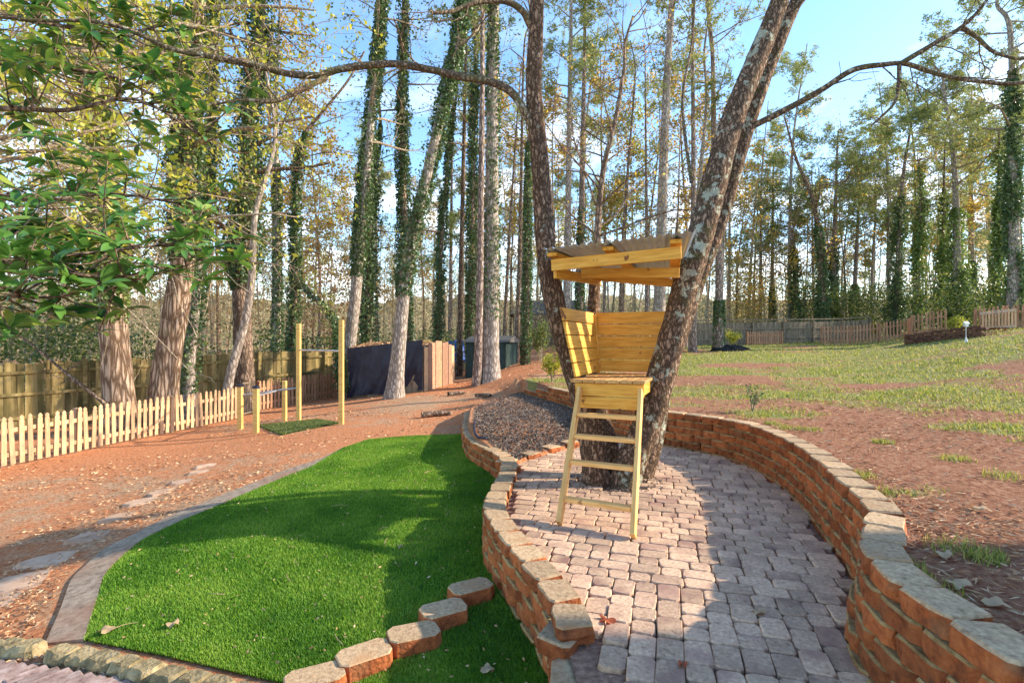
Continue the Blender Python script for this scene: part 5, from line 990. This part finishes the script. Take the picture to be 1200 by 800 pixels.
for k, Rm, c in leaves[300:]: g.add(LV[k] @ Rm.T + c, LF[k])
g.build('foliage', M['magnolia'], mag, smooth=True, loc=mag_base, kind='stuff')
# yellow-green broadleaf tree behind it
yb = np.array([-10.6, 8.4, G(-10.6, 8.4)]); yt = empty('broadleaf_tree', yb, 'sunlit lime leaved tree spreading behind the magnolia', 'tree'); g = Geo(); tips = []
Q = spline([yb, yb + [.2, .2, 2.5], yb + [.3, .1, 5], yb + [.6, .3, 9]], 30); g.tube(Q, np.linspace(.2, .06, 30), 12, rough=rough_fn(61)); g.build('trunk', M['bark_grey'], yt, smooth=True, loc=yb)
g = Geo(); rg = np.random.default_rng(77)
for k in range(26):
    i = rg.integers(15, 29); th = rg.uniform(-1.2, 1.5); grow(g, tips, Q[i], (math.cos(th), math.sin(th) * .8, rg.uniform(.08, .45)), rg.uniform(3.6, 7.0), .045, 0, 2, rg, nc=(6, 4, 3), wander=.16)
T = np.array(tips); T = T[T[:, 2] > 2.6 + .12 * (T[:, 0] + 10)]; c = T[rng.integers(0, len(T), 6500)] + rng.normal(0, .13, (6500, 3)); V, Fq = quads(c, .13, .5); g.add(V, Fq, 1); g.build('crown', [M['twig'], M['lime']], yt, loc=yb)

# ------------------------------------------------------------------ litter, mulch, lawn grass and small things
def scatter_Y(N, y0, y1, p=2.2): u = rng.random(N); return (y0**(1 - p) + u * (y1**(1 - p) - y0**(1 - p)))**(1 / (1 - p))
def litter(name, label, N, test, mat, size, asp, y0, y1, spread=1.25, p=1.9, flat=.85, dens=None, lo=.4, cat='litter'):
    Y = scatter_Y(N, y0, y1, p); x = rng.uniform(-1, 1, N) * (spread * Y + .5); k = test(x, Y)
    if dens is not None: k &= rng.random(N) < dens(x, Y)
    x, Y = x[k], Y[k]; P = np.stack([x, Y, gz(x, Y) + .008 + rng.random(len(x)) * .012], 1); V, Fq = quads(P, size(Y), asp, flat); V[:, 2] = np.maximum(V[:, 2], np.repeat(P[:, 2] - .006, 4)); g = Geo(); g.add(V, Fq); return tag(g.build(name, M[mat]), label, cat, kind='stuff')
in_left = lambda x, y: (x < XL(y) - .05) & ((y > Y_T1) | (x < XT(y) - .38) | ((x < XT(y) - .1) & (rng.random(len(x)) < .0))) & (x > -22)
litter('bark_litter', 'tan and brown bark chips and leaf litter strewn over the red clay', 120000, lambda x, y: in_left(x, y) | ((y > 14.6) & (x < 3)), 'chip', lambda Y: .022 + .0045 * Y, .35, 2.6, 32, p=1.7, dens=lambda x, y: np.clip(.05 + 2.0 * (fbm(x * .6, y * .9, 21) - .38), .02, 1) * (1 - .8 * np.exp(-((x + 7.0)**2 / 6 + (y - 11.5)**2 / 1.2))))
litter('mulch', 'grey bark mulch heaped over the bed behind the low wall', 150000, lambda x, y: (x > XL(y) + .2) & (x < XR(y)) & (y > YB(x) + .1) & (y < 14.8), 'mulch', lambda Y: .05 + 0 * Y, .32, 6, 15, spread=.35, p=.9, flat=.6)
th = rng.uniform(0, 6.28, 500); rd = .2 + rng.random(500)**.7 * .32; P = np.stack([1.16 + np.cos(th) * rd * 1.15, 6.02 + np.sin(th) * rd * .9, .006 + rng.random(500) * .01 - .03 * (rd < .36)], 1); V, Fq = quads(P, .035, .4, .8); g = Geo(); g.add(V, Fq); tag(g.build('trunk_litter', M['mulch']), 'dark leaf crumbs gathered round the foot of the forked tree', 'litter', kind='stuff')
litter('lawn_litter', 'dead pine straw and twigs lying on the bare clay of the lawn', 100000, lambda x, y: (x > XR(y) + .12) & (y < 30), 'chip', lambda Y: .045 + .006 * Y, .12, 1.8, 30, p=1.7, dens=lambda x, y: np.clip(.2 + 1.5 * (fbm(x * .8 + 3, y * .9, 91) - .35), .03, 1))
N = 420000; Y = scatter_Y(N, 1.8, 40, 1.55); x = rng.uniform(-.05, 1.25, N) * Y + .5; m = grass_mask(x, Y); k = (x > XR(Y) + .15) & (rng.random(N) < np.clip((m - .22) * 1.2, 0, 1) * (.25 + .75 * (fbm(x * 3, Y * 3, 71) > .5))); k &= (Y < 14.6) | (x > 1.5)
x, Y = x[k], Y[k]; P = np.stack([x, Y, gz(x, Y)], 1); V, Fq = blades(len(x), P, .035 + .0022 * Y, .005 + .0014 * Y, 1.3); g = Geo(); g.add(V, Fq); tag(g.build('lawn_grass', M['lawn_blade']), 'patchy green and straw coloured grass on the raised lawn', 'grass', kind='stuff')
print('lawn blades', len(x))
# debris on the turf and pavers
N = 700; y = Y_T0 + (Y_T1 - Y_T0) * rng.random(N)**1.4; x = XT(y) + (XL(y) - .1 - XT(y)) * rng.random(N); P = np.stack([x, y, z_left(x, y) + .035], 1); V, Fq = quads(P, .03, .45, .8); g = Geo(); g.add(V, Fq)
tag(g.build('fallen_leaves', M['leaf_dry']), 'tiny dry leaf bits sprinkled over the turf', 'leaves', kind='stuff')
N = 500; y = rng.uniform(2.3, 8.2, N); x = XL(y) + .2 + (XR(y) - XL(y) - .25) * rng.beta(.5, .4, N); P = np.stack([x, y, np.full(N, .004)], 1); k = y < YB(x) - .1; V, Fq = quads(P[k], .016, .5, 1.); V[:, 2] = np.maximum(V[:, 2], .003); g = Geo(); g.add(V, Fq); tag(g.build('grit', M['leaf_dry']), 'pale grit and leaf crumbs along the patio joints', 'litter', kind='stuff')
def big_leaf(x, y, z, s, mat, label, rot):
    pts = []; n = 18
    for i in range(n): th = i / n * 6.283; r = s * (.5 + .5 * abs(math.cos(2.5 * th))**.7) * (1 + .1 * math.sin(7 * th)); pts.append((math.cos(th) * r, math.sin(th) * r * .8, .008 + .012 * math.sin(th * 3)))
    g = Geo(); g.add2(pts + [(0, 0, .012)], [[(i, (i + 1) % n, n) for i in range(n)]]); o = g.build('fallen_leaf', M[mat], smooth=True); o.location = (x, y, z); o.rotation_euler = (0, 0, rot); tag(o, label, 'leaf')
for px, py, s, mt_, lb in [(711, 729, .055, 'leaf_red', 'red brown maple leaf lying on the pavers near the soil strip'), (889, 719, .05, 'leaf_dry', 'pale dry leaf lying on the pavers in the patio middle'), (800, 781, .028, 'leaf_red', 'small dark red leaf on the front pavers')]:
    Y = 992 / (py - CY); big_leaf((px - CX) / F * Y, Y, .004, s, mt_, lb, random.random() * 6)
for px, py, s, lb in [(125, 746, .06, 'curled tan leaf near the concrete strip end of the turf'), (203, 739, .055, 'long pale dry leaf on the turf near the mossy kerb'), (570, 793, .05, 'yellowish leaf on the turf by the patio corner block'), (469, 647, .03, 'small orange leaf in the middle of the turf')]:
    p = on_ground(px, py); big_leaf(p[0], p[1], p[2] + .04, s, 'leaf_dry', lb, random.random() * 6)
for k in range(16):
    y = rng.uniform(3.2, 7.5); x = float(XT(y)) + (float(XL(y)) - .2 - float(XT(y))) * rng.random(); z = float(z_left(x, y)) + .04; th = rng.uniform(0, 3.14); L = rng.uniform(.08, .22)
    g = Geo(); g.tube(spline([(0, 0, 0), (L * .5, .012, .008), (L, 0, .0)], 6), [.003, .003, .003, .0025, .002, .0015], 4); o = g.build('twig', M['leaf_dry']); o.location = (x, y, z); o.rotation_euler = (0, 0, th); tag(o, 'thin straw coloured twig lying on the turf', 'twig', 'twigs dropped on the turf')
# hose end on the mulch bed
hp = [on_ground(*p) for p in ((556, 496), (556, 507), (560, 515), (570, 517))]; g = Geo(); g.tube(spline([p + [0, 0, .03] for p in hp], 30), .02, 8); o = g.build('garden_hose', M['tarp'], loc=hp[0]); o.location = hp[0]; tag(o, 'short black hose curling on the low wall of the mulch bed', 'hose')
# chunks of log on the clay
for px, py, L, a, lb in [(535, 464, .55, .5, 'short dark log lying on the clay past the striped shed end'), (566, 467, .5, 2.6, 'dark split log lying on the clay below the thin pine'), (606, 417, .5, 1.5, 'reddish stump piece upright by the far picket pile'), (512, 489, .7, .3, 'dead stick half sunk in the clay above the turf')]:
    p = on_ground(px, py); g = Geo(); g.tube(spline([(-L / 2, 0, .05), (0, .02, .07), (L / 2, 0, .06)], 12), np.linspace(.08, .05, 12), 9, rough=rough_fn(int(px))); o = g.build('log', M['bark_brown'], smooth=True); o.location = p; o.rotation_euler = (0, 0, a); tag(o, lb, 'log')

#print('TRIS', sum(sum(len(p.vertices) - 2 for p in me.polygons) for me in bpy.data.meshes))

# dead branch leaning over the picket fence
db = on_ground(124, 478); db = np.array([(126 - CX) / F * 13.2, 13.2, G((126 - CX) / F * 13.2, 13.2)]); root = empty('dead_branch', db, 'dark dead branch propped from the oak foot up towards the mossy board fence', 'branch'); g = Geo()
P = spline(Pz([(128, 478), (108, 462), (80, 440), (50, 415), (28, 398), (5, 385)], 13.2), 40); g.tube(P, np.linspace(.05, .015, 40), 8, rough=rough_fn(88)); g.build('stem', M['bark_brown'], root, smooth=True, loc=db); g = Geo(); tips = []
for i in (12, 17, 22, 27, 32, 36): grow(g, tips, P[i], np.array([rng.normal(-.2, .5), rng.normal(0, .3), rng.uniform(.3, 1)]), rng.uniform(.6, 1.2), .016, 1, 2, rng, nc=(3, 3), wander=.2)
g.build('crown', M['bark_brown'], root, loc=db)

for k, (px, py) in enumerate([(905, 498), (925, 503), (950, 505), (1035, 520), (1130, 648), (1150, 655), (1085, 690), (1060, 668), (1010, 560), (1180, 560), (1120, 540)]):
    p = on_ground(px, py); n = 150; th = rng.uniform(0, 6.28, n); rd = rng.random(n)**.7 * rng.uniform(.08, .2); x = p[0] + np.cos(th) * rd; y = p[1] + np.sin(th) * rd
    V, Fq = blades(n, np.stack([x, y, gz(x, y)], 1), .055, .008, 1.2); g = Geo(); g.add(V, Fq); o = g.build('grass_tuft', M['lawn_blade'], loc=p); o.location = p; tag(o, 'small ragged grass tuft on the bare clay above the block wall', 'grass tuft', 'grass tufts by the block wall', 'stuff')
for k, (px, py) in enumerate([(1125, 690), (1165, 712), (1108, 655), (1040, 590), (1150, 600), (975, 545)]):
    p = on_ground(px, py); big_leaf(p[0], p[1], p[2] + .015, rng.uniform(.04, .065), 'leaf_dry', 'pale dry leaf lying on the bare clay above the block wall', rng.uniform(0, 6)); bpy.context.scene.collection.objects[-1]['group'] = 'dry leaves by the block wall'
